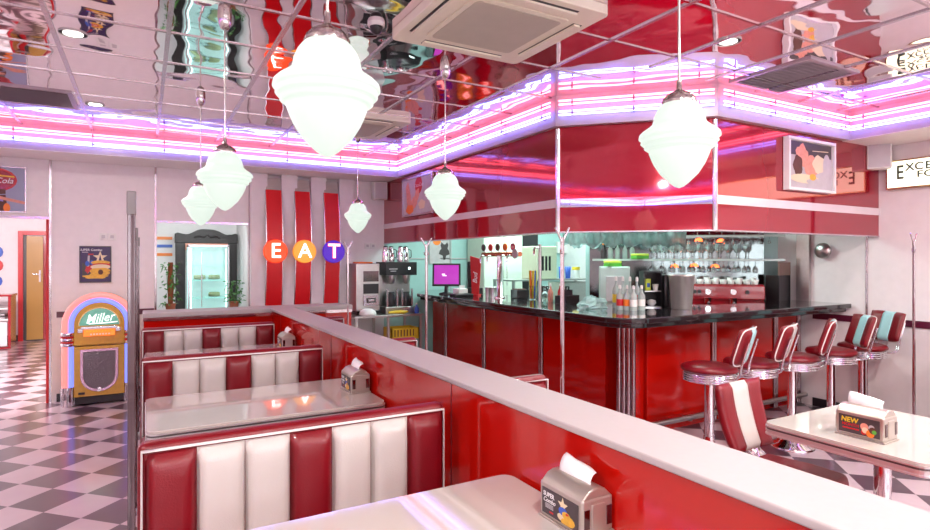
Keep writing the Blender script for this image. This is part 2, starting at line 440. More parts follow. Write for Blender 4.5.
# ------------------------------------------------------------------ booths
def make_booth(W, pattern, label, loc, group=None, yback=True):
    root = thing('booth_bench', label, 'booth seat', loc, 0, group)
    b = MB().box(0, W, -.10, -.025, .0, .950, 'redv'); b.build('frame', root, .028, 3)
    n_ = len(pattern); m0 = .022; cw = (W-2*m0)/n_
    for i, c in enumerate(pattern):
        MB().pad(m0+i*cw+.001, m0+(i+1)*cw-.001, .42, .915, -.10, .045, 'redv' if c == 'R' else 'whitev', back=.004).build('back_cushion', root)
    MB().tube([(m0-.008,-.106,.10),(m0-.008,-.106,.926),(W-m0+.008,-.106,.926),(W-m0+.008,-.106,.10)], .006, 'pipe', 8).build('piping', root)
    MB().box(.01, W-.01, -.52, -.10, .0, .34, 'lam').build('seat_base', root, .01)
    MB().box(.0, W, -.56, -.13, .34, .455, 'redv').build('seat_cushion', root, .035, 4)
    if yback:
        MB().box(.01, W-.01, -.025, .36, .0, .34, 'lam').build('seat_base', root, .01)
        MB().box(.0, W, .035, .40, .34, .455, 'redv').build('seat_cushion', root, .035, 4)
        for i, c in enumerate(pattern):
            q = MB(); q.X = Matrix.Rotation(PI, 4, 'Z') @ Matrix.Translation((-W,.125,0))
            q.pad(m0+i*cw+.001, m0+(i+1)*cw-.001, .42, .905, -.10, .045, 'redv' if c == 'R' else 'whitev', 4, 6, back=.004).build('back_cushion', root)
    return root
make_booth(1.21, 'RWWRWWR', 'red and white striped booth back closest to the camera, beside the tallest pole', (-.02,2.40,0))
make_booth(1.21, 'RWWRWWR', 'red and white striped booth behind the middle cream table', (-.02,4.40,0))
make_booth(1.21, 'RWWRWWR', 'red and white striped booth against the far low wall', (-.02,6.24,0), yback=False)
make_booth(.455, 'WWR', 'short red booth across the partition near the bar corner', (1.53,2.68,0))
make_booth(.455, 'WWR', 'short red booth across the partition, in front of the coffee table', (1.53,4.44,0))
make_booth(.455, 'WWR', 'short red booth end at the far end of the white capped partition', (1.53,6.42,0), yback=False)
make_booth(1.30, 'RWWRWWR', 'red booth with white piping against the right wall', (5.10,2.0,0), yback=False)

# chrome poles
def pole(x, y, h, label, hooks):
    root = thing('coat_pole', label, 'coat stand', (x,y,0))
    MB().box(*((-.012,.012,-.013,.013) if not hooks else (-.0085,.0085,-.0085,.0085)),0,h,'chrome_dark' if not hooks else 'chrome_mid').build('pole', root, .003)
    MB().box(-.014,.014,-.03,.03,0,.012,'chrome').build('foot', root)
    if hooks:
        h0 = h-.03
        for sx, ln in ((-1,.055),(1,.055)):
            MB().tube([(0,0,h0-.02),(sx*.010,0,h0+.02),(sx*.030,0,h0+.055),(sx*ln*.9,0,h0+.085)], .006, 'chrome', 8).build('hook', root)
        for sy in (-1,1):
            MB().tube([(0,0,h0-.06),(sy*.025,sy*.02,h0-.055),(sy*.032,sy*.024,h0-.03)], .004, 'chrome', 8).build('hook', root)
    else:
        MB().box(-.014,.014,-.015,.015,h-.08,h,'gun').build('cap', root, .003)
    return root
pole(-.036, 2.25, 1.83, 'dark chrome pole at the aisle end of the closest booth', False)
pole(-.045, 4.24, 1.80, 'dark chrome pole at the aisle end of the middle booth', False)
pole(-.045, 6.08, 1.80, 'dark chrome pole at the aisle end of the far booth', False)
pole(2.02, 2.50, 1.72, 'chrome coat pole with forked hooks in front of the bar corner', True)
pole(2.045, 4.30, 1.72, 'chrome coat pole with forked hooks beside the monitor', True)
pole(2.01, 6.28, 1.74, 'chrome coat pole with forked hooks next to the letter T', True)
pole(5.09, 2.12, 1.74, 'chrome coat pole with hooks by the right wall', True)

# ------------------------------------------------------------------ tables
def make_table(w_, d_, label, loc, legs, red=True):
    root = thing('dining_table', label, 'table', loc)
    MB().prism(rrect(0,w_,0,d_,.05), .745, .76, 'table').build('table_top', root, .002)
    e = MB()
    for k, (z0, z1, gr) in enumerate(((.738,.745,.004),(.728,.738,0),(.718,.728,.003),(.708,.718,0),(.700,.708,.004))):
        e.prism(rrect(-gr,w_+gr,-gr,d_+gr,.05), z0, z1, 'edge' if k != 1 else 'gun')
    e.build('edge_band', root)
    for lx in legs:
        MB().lathe([(.038,0),(.038,.70)], 'chrome', 20, (lx,d_/2,0)).build('leg', root)
        MB().lathe([(.20,0),(.20,.012),(.12,.03),(.05,.05),(.04,.06)], 'chrome', 28, (lx,d_/2,0)).build('foot', root)
    return root
make_table(1.20, .78, 'cream booth table with rounded chrome edge, closest to the camera', (.05,1.10,0), (.3,.9))
make_table(1.24, .78, 'cream booth table with chrome edge reflecting the glowing letters', (.01,3.17,0), (.3,.9))
make_table(1.24, .78, 'cream booth table farthest away, before the last booth', (.01,5.10,0), (.3,.9))
make_table(.84, .72, 'square cream table with chrome edge beside the red swivel chair', (2.79,1.11,0), (.42,))

# napkin dispensers
def make_dispenser(label, loc, kind):
    root = thing('napkin_dispenser', label, 'napkin dispenser', loc)
    w_, l_, h = .062, .105, .118
    b = MB().box(-w_, w_, -l_, l_, .004, h, 'steelc'); b.build('body', root, .010, 3)
    t = MB(); prof = [(-w_+.002,h-.004),(w_-.002,h-.004),(w_*.55,h+.020),(w_*.2,h+.028),(-w_*.2,h+.028),(-w_*.55,h+.020)]
    t.prismy(prof, -l_+.003, l_-.003, 'steelc'); t.build('lid', root, .006, 3)
    MB().box(-w_-.004,w_+.004,-l_-.004,l_+.004,0,.008,'steelc').build('base', root, .003)
    for s in (-1,1):                             # side pillars and end slot
        e = MB(); e.box(-.026,.026,s*l_-.003,s*l_+.004,.02,h-.018,'steelc'); e.build('end_plate', root, .003)
        for q in (-1,1): MB().box(q*.044-.010,q*.044+.010,s*l_-.002,s*l_+.002,.03,h-.03,'chrome_dark').build('slot', root)
    # napkin: folded, curling out of the slot
    nz = MB(); vs = []; fs = []
    for i in range(9):
        y = -.075+.15*i/8
        for j in range(6):
            q = j/5; vs.append((-.004+.035*q*q+.006*math.sin(i*.9)*q, y+.012*q, h+.018+.050*math.sin(q*1.5)*(1-.30*abs(i/8-.75)) + .012*(i/8)*q))
    for i in range(8):
        for j in range(5): k = i*6+j; fs.append((k,k+1,k+7,k+6))
    nz.add(vs, fs, 'paper', True); o = nz.build('napkin', root)
    so_ = o.modifiers.new('solid','SOLIDIFY'); so_.thickness = .002
    # advertising panel on the aisle side
    a = MB(); x = -w_-.0015
    a.box(x-.001, x+.001, -.088, .088, .018, h-.018, 'pdark')
    Y = lambda s: s
    def patch(y0,y1,z0,z1,m,dx=.0015):
        a.box(x-dx-.001, x, y0, y1, z0, z1, m)
    if kind == 'combo':
        put_text(a, 'SUPER', (x-.002,.052,.082), (0,-1,0), (0,0,1), .020, 'paper', .02)
        put_text(a, 'Combo', (x-.002,.050,.064), (0,-1,0), (0,0,1), .020, 'paper', .01, .3)
        for k in range(4): patch(.030,.070,.052-.004*k,.0535-.004*k,'pgrey')
        patch(.030,.048,.028,.032,'red')
        st = [(0+.026*math.cos(R(90+36*k))*(1 if k%2==0 else .42), .026*math.sin(R(90+36*k))*(1 if k%2==0 else .42)) for k in range(10)]
        q = MB(); pts = [(x-.002, -.018-px_, .074+pz_) for px_, pz_ in st]
        a.add(pts, [tuple(range(10))], 'pcream')
        for (yy,zz,r,m_) in ((-.02,.056,.022,'blue'),(-.035,.048,.02,'pgold'),(-.05,.036,.026,'pgold'),(-.01,.036,.018,'pcream'),(-.04,.052,.008,'red'),(-.03,.026,.02,'pgold')):
            a.add([(x-.0025-.0002*abs(yy), yy+r*math.cos(k*PI/6), max(.02, zz+r*.6*math.sin(k*PI/6))) for k in range(12)], [tuple(range(11,-1,-1))], m_)
    else:
        put_text(a, 'NEW', (x-.002,.040,.078), (0,-1,0), (0,0,1), .032, 'yellow', .02, .1)
        put_text(a, 'MONTH', (x-.002,.036,.056), (0,-1,0), (0,0,1), .020, 'red', .02)
        patch(-.002,.070,.036,.042,'red')
        for (yy,zz,r,m_) in ((-.025,.060,.018,'pskin'),(-.028,.045,.014,'pcream'),(-.022,.035,.012,'red'),(-.055,.062,.013,'pgrey'),(-.06,.05,.016,'pbrown'),(-.05,.034,.018,'orange'),(-.066,.044,.010,'green')):
            a.add([(x-.0022-.0003*abs(yy*10), yy+r*math.cos(k*PI/6), zz+r*math.sin(k*PI/6)) for k in range(12)], [tuple(range(11,-1,-1))], m_)
    a.build('advertising_panel', root)
    return root
make_dispenser('napkin dispenser with a star poster panel on the closest table', (1.20,1.42,.76), 'combo')
make_dispenser('napkin dispenser by the partition on the middle table', (1.185,3.55,.76), 'combo')
make_dispenser('small napkin dispenser by the partition on the farthest booth table', (1.18,5.56,.76), 'combo')
make_dispenser('napkin dispenser with yellow lettering on the table beside the red chair', (2.985,1.437,.76), 'new')

# ------------------------------------------------------------------ bar
bar = thing('bar_counter', 'red fronted bar counter with a black stone worktop', 'bar counter', (0,0,0))
wt = arc(3.45,3.45,.25,180,270,8)
wt = [(3.20,7.02)] + wt + [(6.37,3.20),(6.37,3.80),(5.0,3.80),(4.85,3.95),(4.28,3.95),(4.05,4.18),(4.05,7.79),(3.68,7.79)]
MB().prism(wt, 1.095, 1.14, 'stone').build('worktop', bar, .008, 3)
wt2 = arc(3.47,3.47,.23,180,270,8)
wt2 = [(3.24,7.0)] + wt2 + [(6.35,3.24),(6.35,3.79),(4.98,3.79),(4.83,3.93),(4.26,3.93),(4.03,4.16),(4.03,7.78),(3.71,7.78)]
MB().prism(wt2, 1.055, 1.0945, 'stone').build('worktop_edge', bar, .008, 3)
def panel(x0,x1,y0,y1): MB().box(x0,x1,y0,y1,.06,1.054,'lam').build('front_panel', bar, .003)
for y0, y1 in ((3.98,4.92),(5.0,6.10),(6.18,7.14),(7.22,7.60)): panel(3.72,3.76,y0,y1)
for x0, x1 in ((3.98,4.85),(4.93,5.85),(5.93,6.28)): panel(x0,x1,3.72,3.76)
MB().box(3.76,3.98,3.98,7.62,0,1.054,'lam').build('carcass', bar)
MB().box(3.76,6.36,3.76,3.80,0,1.054,'lam').build('carcass', bar)
def pillar(x, y, w_, rz, nf=4):
    q = MB(); q.X = Matrix.Translation((x,y,0)) @ Matrix.Rotation(rz,4,'Z')
    q.box(-w_/2, w_/2, -.01, .03, .02, 1.054, 'chrome_dark')
    fw = w_/nf
    for i in range(nf): q.lathe([(fw*.42,.02),(fw*.42,1.054)], 'chrome_mid', 12, (-w_/2+fw*(i+.5), -.012, 0))
    q.build('fluted_pillar', bar)
pillar(3.748,3.748,.165,R(-45),4)
for y in (4.96,6.14,7.18): pillar(3.725,y,.07,R(-90),2)
for x in (4.89,5.89,6.31): pillar(x,3.725,.07,0,2)
fr = MB(); fr.tube([(3.95,3.63,.125),(6.30,3.63,.125)], .024, 'steel', 14)
fr.build('foot_rail', bar)
for x in (4.45,5.4,6.2):
    MB().box(x-.012,x+.012,3.62,3.73,.09,.12,'steel').build('rail_bracket', bar)

# stools
def make_stool(stripe, label, loc, face):
    root = thing('bar_stool', label, 'bar stool', loc, face-R(90), 'bar stools along the front of the bar')
    MB().lathe([(.175,0),(.175,.008),(.165,.02),(.12,.045),(.075,.09),(.048,.16),(.040,.24)], 'chrome', 32).build('base', root)
    MB().lathe([(.036,.22),(.036,.66)], 'chrome', 20).build('post', root)
    dr = [(.10,.655),(.17,.665)]
    for k in range(4): z = .67+.018*k; dr += [(.186,z),(.198,z+.005),(.198,z+.011),(.186,z+.016)]
    dr += [(.185,.745)]
    MB().lathe(dr, 'chrome', 40).build('seat_band', root)
    MB().lathe([(.18,.742),(.202,.750),(.206,.765),(.195,.784),(.15,.796),(.07,.803),(.001,.804)], 'redv', 36).build('seat', root)
    # faces +y, back at -y
    tb = MB()
    for s in (-1,1):
        for q in (0,1):
            o_ = q*.022
            tb.tube([(s*(.10+o_),-.08,.715),(s*(.11+o_),-.20,.715),(s*(.115+o_),-.245,.74),(s*(.12+o_),-.262,.83),(s*(.12+o_),-.312,1.0)], .0065, 'chrome', 8)
    tb.build('back_frame', root)
    bk = MB(); bk.X = Matrix.Translation((0,-.265,.955)) @ Matrix.Rotation(R(17),4,'X')
    W = .19; Hh = .145
    def cur(x): return -.9*x*x
    def slab(x0,x1,m):
        vs=[];fs=[];nx=6;nz=8
        for side in (0,1):
            for j in range(nz+1):
                b = 2*j/nz-1
                for i in range(nx+1):
                    x = x0+(x1-x0)*i/nx
                    zz = math.copysign(abs(b)**.7,b)*Hh*(1-.10*abs(x/W)**4)
                    h = max(0,1-abs(b)**6)**.5*max(0,1-abs(x/W)**8)**.5
                    y = cur(x)*-1 + (1 if side==0 else -1)*(.008+.020*h)
                    vs.append((x,y,zz))
        w1=(nx+1)*(nz+1); r=nx+1
        for side in (0,1):
            for j in range(nz):
                for i in range(nx):
                    a=side*w1+j*r+i; q=(a,a+1,a+r+1,a+r); fs.append(q if side else q[::-1])
        for i in range(nx):
            fs.append((i,i+1,w1+i+1,w1+i)); k=nz*r+i; fs.append((k,w1+k,w1+k+1,k+1))
        for j in range(nz):
            k=j*r; fs.append((k,w1+k,w1+k+r,k+r)); k=j*r+nx; fs.append((k,k+r,w1+k+r,w1+k))
        bk.add(vs,fs,m,True)
    slab(-W,-W*.34,'redv'); slab(-W*.34,W*.34,stripe); slab(W*.34,W,'redv')
    bk.build('backrest', root)
    pp = MB(); pp.X = bk.X
    loop = [(W*1.0*math.copysign(min(1,abs(math.cos(t))**.35),math.cos(t)), Hh*math.copysign(min(1,abs(math.sin(t))**.35),math.sin(t))) for t in [2*PI*k/40 for k in range(40)]]
    pp.tube([(x, .9*x*x-.012, z) for x,z in loop], .005, 'pipe', 6, True)
    pp.build('piping', root)
    return root
ST = [((3.79,2.92,0),112,'bluev','bar stool nearest the bar corner, at the left end of the stool row'),
      ((4.27,2.90,0),110,'whitev','second bar stool from the bar corner, just behind the red swivel chair'),
      ((4.83,2.90,0),118,'bluev','middle bar stool with its full chrome foot showing'),
      ((5.43,2.90,0),140,'bluev','fourth bar stool from the corner, pale blue stripe half turned'),
      ((6.0,2.92,0),156,'bluev','bar stool closest to the right wall with wide pale blue stripe')]
for l, a, s, lab in ST: make_stool(s, lab, l, R(a))

# swivel chair
ch = thing('swivel_chair', 'red swivel chair with a wide white stripe down its back', 'chair', (2.985,1.84,0), R(184))
MB().lathe([(.20,0),(.20,.01),(.14,.03),(.07,.07),(.045,.13),(.04,.2)], 'chrome', 30).build('base', ch)
MB().lathe([(.034,.18),(.034,.40)], 'chrome', 18).build('post', ch)
sc = MB(); sc.prism([(-.20,-.20),(.20,-.20),(.235,.05),(.22,.22),(.16,.25),(-.16,.25),(-.22,.22),(-.235,.05)], .405, .475, 'redv'); sc.build('seat', ch, .025, 4)
pp = MB(); pp.tube([(x,y,.405) for x,y in ((-.20,-.20),(.20,-.20),(.237,.05),(.222,.222),(.16,.252),(-.16,.252),(-.222,.222),(-.237,.05))], .006, 'pipe', 6, True); pp.build('piping', ch)
bk = MB(); bk.X = Matrix.Translation((0,-.225,.715)) @ Matrix.Rotation(R(15),4,'X')
def cslab(bk, x0,x1,W,Hh,m):
    vs=[];fs=[];nx=6;nz=10
    for side in (0,1):
        for j in range(nz+1):
            b = 2*j/nz-1
            for i in range(nx+1):
                x = x0+(x1-x0)*i/nx
                zz = math.copysign(abs(b)**.75,b)*Hh; xx = x*(1-.10*(b<0)*abs(b))
                h = max(0,1-abs(b)**6)**.5*max(0,1-abs(x/W)**8)**.5
                vs.append((xx, (.02*math.cos(b*1.5)*-1) + .5*x*x + (1 if side==0 else -1)*(.010+.022*h), zz))
    w1=(nx+1)*(nz+1); r=nx+1
    for side in (0,1):
        for j in range(nz):
            for i in range(nx):
                a=side*w1+j*r+i; q=(a,a+1,a+r+1,a+r); fs.append(q if side else q[::-1])
    for i in range(nx):
        fs.append((i,i+1,w1+i+1,w1+i)); k=nz*r+i; fs.append((k,w1+k,w1+k+1,k+1))
    for j in range(nz):
        k=j*r; fs.append((k,w1+k,w1+k+r,k+r)); k=j*r+nx; fs.append((k,k+r,w1+k+r,w1+k))
    bk.add(vs,fs,m,True)
cslab(bk,-.205,-.075,.205,.188,'redv'); cslab(bk,-.075,.075,.205,.188,'whitev'); cslab(bk,.075,.205,.205,.188,'redv')
bk.build('backrest', ch)
MB().tube([(0,-.05,.40),(0,-.19,.40),(0,-.235,.43),(0,-.245,.54)], .016, 'chrome', 10).build('back_bracket', ch)

# ------------------------------------------------------------------ pendant lamps
LP = [(22,43),(25,46),(29.5,52),(33,60),(34,66),(35.5,71),(41,76),(48.5,81),(52.5,85),(53.5,90),(51,91.5),(49.8,93),(51,96.5),(48.5,99),(45,100),(46.3,103.5),(43,106),(39.6,107.5),(40,110),(37,118),(33.5,126),(25,139.6),(13,151.6),(6,157),(.5,159)]
K = .148/53.5
def make_lamp(label, x, y, z0):
    root = thing('pendant_lamp', label, 'pendant lamp', (x,y,z0), 0, 'opal glass pendant lamps')
    prof = [(r*K, (159-v)*K) for r, v in LP][::-1]
    sh = MB().lathe(prof, 'lamp', 40).build('lamp_shade', root)
    t = (159-43)*K
    MB().lathe([(.062,t-.012),(.064,t+.006),(.058,t+.02),(.045,t+.034),(.022,t+.045),(.010,t+.055),(.009,t+.09)], 'brass2', 28).build('shade_holder', root)
    H = CZ-z0
    MB().tube([(0,0,t+.05),(0,0,H-.05)], .005, 'brass2', 8).build('rod', root)
    MB().lathe([(.008,H-.085),(.022,H-.075),(.034,H-.05),(.038,H-.02),(.038,H)], 'brass2', 24).build('ceiling_rose', root)
    return root
LL = [(.450,1.592,1.885,'largest glowing white pendant lamp, hanging over the closest booth'),
      (1.775,1.50,1.87,'glowing white pendant lamp in front of the red canopy corner'),
      (.395,3.44,1.87,'white pendant lamp over the middle booth, right one of the overlapping pair'),
      (.415,5.24,1.88,'smaller white pendant lamp half behind another, over the farthest booth'),
      (2.045,6.04,1.885,'smallest white pendant lamp, between letter T and the coffee machine'),
      (1.86,3.60,1.875,'white pendant lamp hanging before the salmon picture on the canopy')]
for x,y,z,l in LL: make_lamp(l,x,y,z)

# ------------------------------------------------------------------ ceiling units
def make_ac(label, x, y):
    root = thing('air_conditioner', label, 'air conditioner', (x,y,CZ))
    s = .45
    b = MB(); b.prism(rrect(-s,s,-s,s,.04), -.055, 0, 'ac'); b.build('panel', root, .006)
    MB().prism(rrect(-.30,.30,-.30,.30,.03), -.063, -.054, 'ac').build('grille_frame', root, .004)
    MB().prism(rrect(-.27,.27,-.27,.27,.03), -.067, -.062, 'acg').build('grille', root)
    for k in range(4):
        q = MB(); q.X = Matrix.Rotation(k*PI/2,4,'Z')
        q.box(-.27,.27,-.405,-.345,-.0575,-.050,'black'); q.box(-.27,.27,-.390,-.350,-.070,-.058,'ac')
        q.build('louvre', root)
    return root
make_ac('large ceiling air conditioner panel at the top of the picture', 1.73, 2.74)
make_ac('ceiling air conditioner panel behind the largest lamp, far end', 1.80, 5.50)
def make_vent(label, x, y, s):
    root = thing('ceiling_vent', label, 'ceiling vent', (x,y,CZ))
    f = MB(); f.box(-s,s,-s,-s+.035,-.012,0,'fascia'); f.box(-s,s,s-.035,s,-.012,0,'fascia'); f.box(-s,-s+.035,-s+.035,s-.035,-.012,0,'fascia'); f.box(s-.035,s,-s+.035,s-.035,-.012,0,'fascia'); f.build('frame', root)
    MB().box(-s+.03,s-.03,-s+.03,s-.03,-.003,-.001,'pgrey').build('backing', root)
    for k in range(13):
        z = -s+.06+(2*s-.12)*k/12
        q = MB(); q.X = Matrix.Translation((0,z,-.011)) @ Matrix.Rotation(R(28),4,'X'); q.box(-s+.036,s-.036,-.018,.018,-.001,.001,'fascia'); q.build('slat', root)
make_vent('square slatted ceiling vent above the left aisle', -.80, 5.92, .29)
make_vent('square slatted ceiling vent in front of the canopy picture', 4.22, 2.53, .31)
def downlight(x, y, label, watts=18):
    root = thing('downlight', label, 'downlight', (x,y,CZ))
    MB().lathe([(.075,-.008),(.075,0),(.052,0),(.052,-.006)], 'white', 28, cap=False).build('ring', root)
    MB().lathe([(.052,-.005),(.052,-.001)], 'spot', 24).build('lens', root)
    ld = bpy.data.lights.new('downlight_lamp', 'AREA'); ld.shape = 'DISK'; ld.size = .10; ld.energy = watts*1.9; ld.color = (1.,.93,.86)
    lo = bpy.data.objects.new('bulb', ld); COL.objects.link(lo); lo.parent = root; lo.location = (0,0,-.012)
    return root
downlight(-.37,4.16,'round recessed downlight above the aisle, left of the pendant rods', 4)
downlight(-.37,5.97,'small round downlight close to the far wall cove', 8)
downlight(3.18,2.31,'round recessed downlight near the right pendant lamp', 12)
for x, y in ((-1.6,1.0),(.9,.2),(-.4,-1.2),(2.5,-1.2),(4.6,.6),(4.6,-1.6),(3.1,.6)):  # unseen downlights added as general fill for the room
    downlight(x, y, 'round recessed downlight overhead behind the camera area', 12 if (x,y) in ((.9,.2),(3.1,.6)) else 26)['group'] = 'downlights overhead outside the picture'

# ------------------------------------------------------------------ jukebox
jb = thing('jukebox', 'golden wood jukebox with glowing pink and blue arched tubes', 'jukebox', (-.423,7.47,0))
def band(mb, r0, r1, zc, zb, y0, y1, m, n_=24):     # arch band in xz: semicircle on top, straight legs down to zb
    out = [(r1, zb)] + [(x, zc+z) for x, z in arc(0,0,r1,0,180,n_)] + [(-r1, zb)]
    inn = [(r0, zb)] + [(x, zc+z) for x, z in arc(0,0,r0,0,180,n_)] + [(-r0, zb)]
    N = len(out); v = []
    for P, y in ((out,y0),(inn,y0),(out,y1),(inn,y1)): v += [(x,y,z) for x,z in P]
    f = []
    for i in range(N-1):
        f += [(i,i+1,N+i+1,N+i), (2*N+i+1,2*N+i,3*N+i,3*N+i+1), (i+1,i,2*N+i,2*N+i+1), (N+i,N+i+1,3*N+i+1,3*N+i)]
    f += [(0,N,3*N,2*N), (N-1,2*N-1+0+2*N,0,0)][:1]
    return mb.add(v, f, m)
zc = .885
body = MB(); body.prismy([(x,z) for x,z in [(.335,.12)]+[(a,zc+b) for a,b in arc(0,0,.335,0,180,24)]+[(-.335,.12)]], .07, .355, 'wood')
body.build('cabinet', jb, .004)
fp = MB(); fp.prismy([(x,z) for x,z in [(.235,.66)]+[(a,zc+b) for a,b in arc(0,0,.235,0,180,24)]+[(-.235,.66)]], .0, .08, 'wood'); fp.build('upper_panel', jb, .006)
MB().box(-.235,.235,.0,.08,.10,.645,'wood').build('lower_panel', jb, .006)
t = MB(); path = [(.318,.035,.20)]+[(a,.035,zc+b) for a,b in arc(0,0,.318,0,180,30)]+[(-.318,.035,.20)]
t.tube(path, .031, 'jpink', 14); t.build('outer_tube', jb)
t = MB(); path = [(.262,.030,.20)]+[(a,.030,zc+b) for a,b in arc(0,0,.262,0,180,30)]+[(-.262,.030,.20)]
t.tube(path, .026, 'jblue', 14); t.build('inner_tube', jb)
for s in (-1,1):
    c = MB(); c.lathe([(.062,0),(.066,.01),(.066,.03),(.060,.035),(.060,.055),(.066,.06),(.066,.085),(.060,.09),(.060,.11),(.066,.115),(.066,.14),(.062,.15)], 'chrome', 24, (s*.292,.035,.655))
    for z in (.038,.093): c.lathe([(.0665,z),(.0665,z+.018)], 'red', 24, (s*.292,.035,.655), cap=False)
    c.build('collar', jb)
    c = MB(); c.lathe([(.050,0),(.054,.01),(.060,.16),(.062,.19),(.064,.215)], 'chrome', 24, (s*.292,.035,.0))
    for k in range(8): c.tube([(s*.292+.057*math.cos(k*PI/4), .035+.057*math.sin(k*PI/4), .01),(s*.292+.063*math.cos(k*PI/4), .035+.063*math.sin(k*PI/4), .19)], .008, 'silver', 6)
    c.build('foot', jb)
g = MB(); g.prismy([(a,zc-.01+b) for a,b in arc(0,0,.185,0,180,24)], -.006, .002, 'jgreen'); g.build('glass_dome', jb)
g = MB(); put_text(g, 'Miller', (.0,-.008,zc+.065), (1,0,.10), (-.10,0,1), .135, 'jtext', .004, .4, .85); g.tube([(-.10,-.009,zc+.008),(.06,-.009,zc+.012),(.17,-.009,zc+.02)], .006, 'jtext', 6); g.build('lettering', jb)
g = MB(); band(g, .185, .195, zc-.01, zc-.01, -.010, .0, 'brass'); g.build('dome_trim', jb)
g = MB(); g.box(-.17,.17,-.03,.0,zc-.052,zc-.022,'silver'); g.box(-.20,-.15,-.03,0,zc-.085,zc-.04,'silver'); g.box(.15,.20,-.03,0,zc-.085,zc-.04,'silver'); g.build('selector_frame', jb, .004)
g = MB(); g.box(-.145,.145,-.035,.0,zc-.125,zc-.055,'jorange'); g.build('selector_display', jb, .006)
g = MB()
for k in range(9): g.box(-.12+.028*k,-.10+.028*k,-.040,-.034,zc-.080,zc-.066,'yellow')
for k in range(7): g.box(-.085+.028*k,-.068+.028*k,-.040,-.034,zc-.112,zc-.098,'white')
g.build('selector_button', jb)
def ushape(r0,r1,top,zb,y0,y1,m,mb):
    P1 = [(-r1,top)]+[(a,zb+b) for a,b in arc(0,0,r1,180,360,20)]+[(r1,top)]
    P0 = [(-r0,top-(r1-r0))]+[(a,zb+b) for a,b in arc(0,0,r0,180,360,20)]+[(r0,top-(r1-r0))]
    N=len(P1); v=[(x,y0,z) for x,z in P1]+[(x,y0,z) for x,z in P0]+[(x,y1,z) for x,z in P1]+[(x,y1,z) for x,z in P0]
    f=[]
    for i in range(N):
        j=(i+1)%N; f+=[(i,j,N+j,N+i),(i,2*N+i,2*N+j,j),(N+i,N+j,3*N+j,3*N+i)]
    mb.add(v,f,m)
g = MB(); ushape(.150,.178,.615,.325,-.016,.002,'jframe',g); g.build('grille_frame', jb, .003)
g = MB(); g.prismy([(-.150,.587)]+[(a,.325+b) for a,b in arc(0,0,.150,180,360,20)]+[(.150,.587)], -.006, .002, 'jgrille'); g.build('grille', jb)
MB().box(-.018,.018,-.022,0,.150,.195,'silver').build('badge', jb, .003)
MB().box(-.195,-.135,-.006,.004,.125,.150,'dark').build('nameplate', jb)
MB().box(-.225,.225,.02,.35,.02,.10,'dark').build('plinth', jb)

# ------------------------------------------------------------------ letters E A T on red strips
def py_x(u, y):
    xc = (u-465)/572.7; c, s_ = math.cos(.5114), math.sin(.5114)
    return y*(c*xc+s_)/(c-s_*xc)
for k, (u, ltr, m_, lab_s, lab_d) in enumerate(((275.0,'E','disc_e','curved red wall strip behind the letter E','orange red round sign with glowing letter E'),
                                    (304.0,'A','disc_a','curved red wall strip behind the letter A','amber round sign with glowing letter A'),
                                    (333.0,'T','disc_t','curved red wall strip behind the letter T','violet round sign with glowing letter T'))):
    x = py_x(u, 7.62)
    root = thing('wall_strip', lab_s, 'wall strip', (x,7.80,0))
    def bow(z): return -.015-.16*math.cos((z-1.75)/1.0*PI/2*.93)
    hw = .108
    def ribbon(z0,z1,hw,th,m,dy=0.):
        mb = MB(); N=24; v=[]; f=[]
        for i in range(N+1):
            z=z0+(z1-z0)*i/N; y=bow(z)+dy
            v+=[(-hw,y,z),(hw,y,z),(hw,y+th,z),(-hw,y+th,z)]
        for i in range(N):
            a=4*i
            for q in range(4): f.append((a+q,a+(q+1)%4,a+4+(q+1)%4,a+4+q))
        f+=[(0,3,2,1),(4*N,4*N+1,4*N+2,4*N+3)]
        return mb.add(v,f,m)
    ribbon(.80,2.50,hw-.012,.012,'strip').build('red_panel', root)
    ribbon(2.50,2.66,hw-.012,.012,'mirror').build('mirror_top', root)
    e_ = ribbon(.80,2.66,hw,.010,'silver',.008); e_.build('edge', root)
    # fluted white pier behind/next to it
    r2 = thing('letter_sign', lab_d, 'sign', (x,7.80+bow(1.69)-.005,1.70))
    D = MB(); D.X = Matrix.Rotation(PI/2,4,'X'); D.lathe([(.146,0),(.151,.01),(.151,.045),(.142,.055)], m_, 40); D.build('disc', r2)
    L = MB(); put_text(L, ltr, (0,-.060,0), (1,0,0), (0,0,1), .265, 'letter', .006, 0, 1.0, .03); L.build('letter', r2)
    L = MB(); put_text(L, ltr, (0,-.057,0), (1,0,0), (0,0,1), .265, 'letter_edge', .030, 0, 1.0, .012); L.build('letter_glow_rim', r2)
t = MB()
for u in (259, 289, 318, 346):
    x = py_x(u, 7.75); t.box(x-.10, x+.10, 7.72, BY, 0, SZ, 'wall')
struct(t.build('trim_piers'))

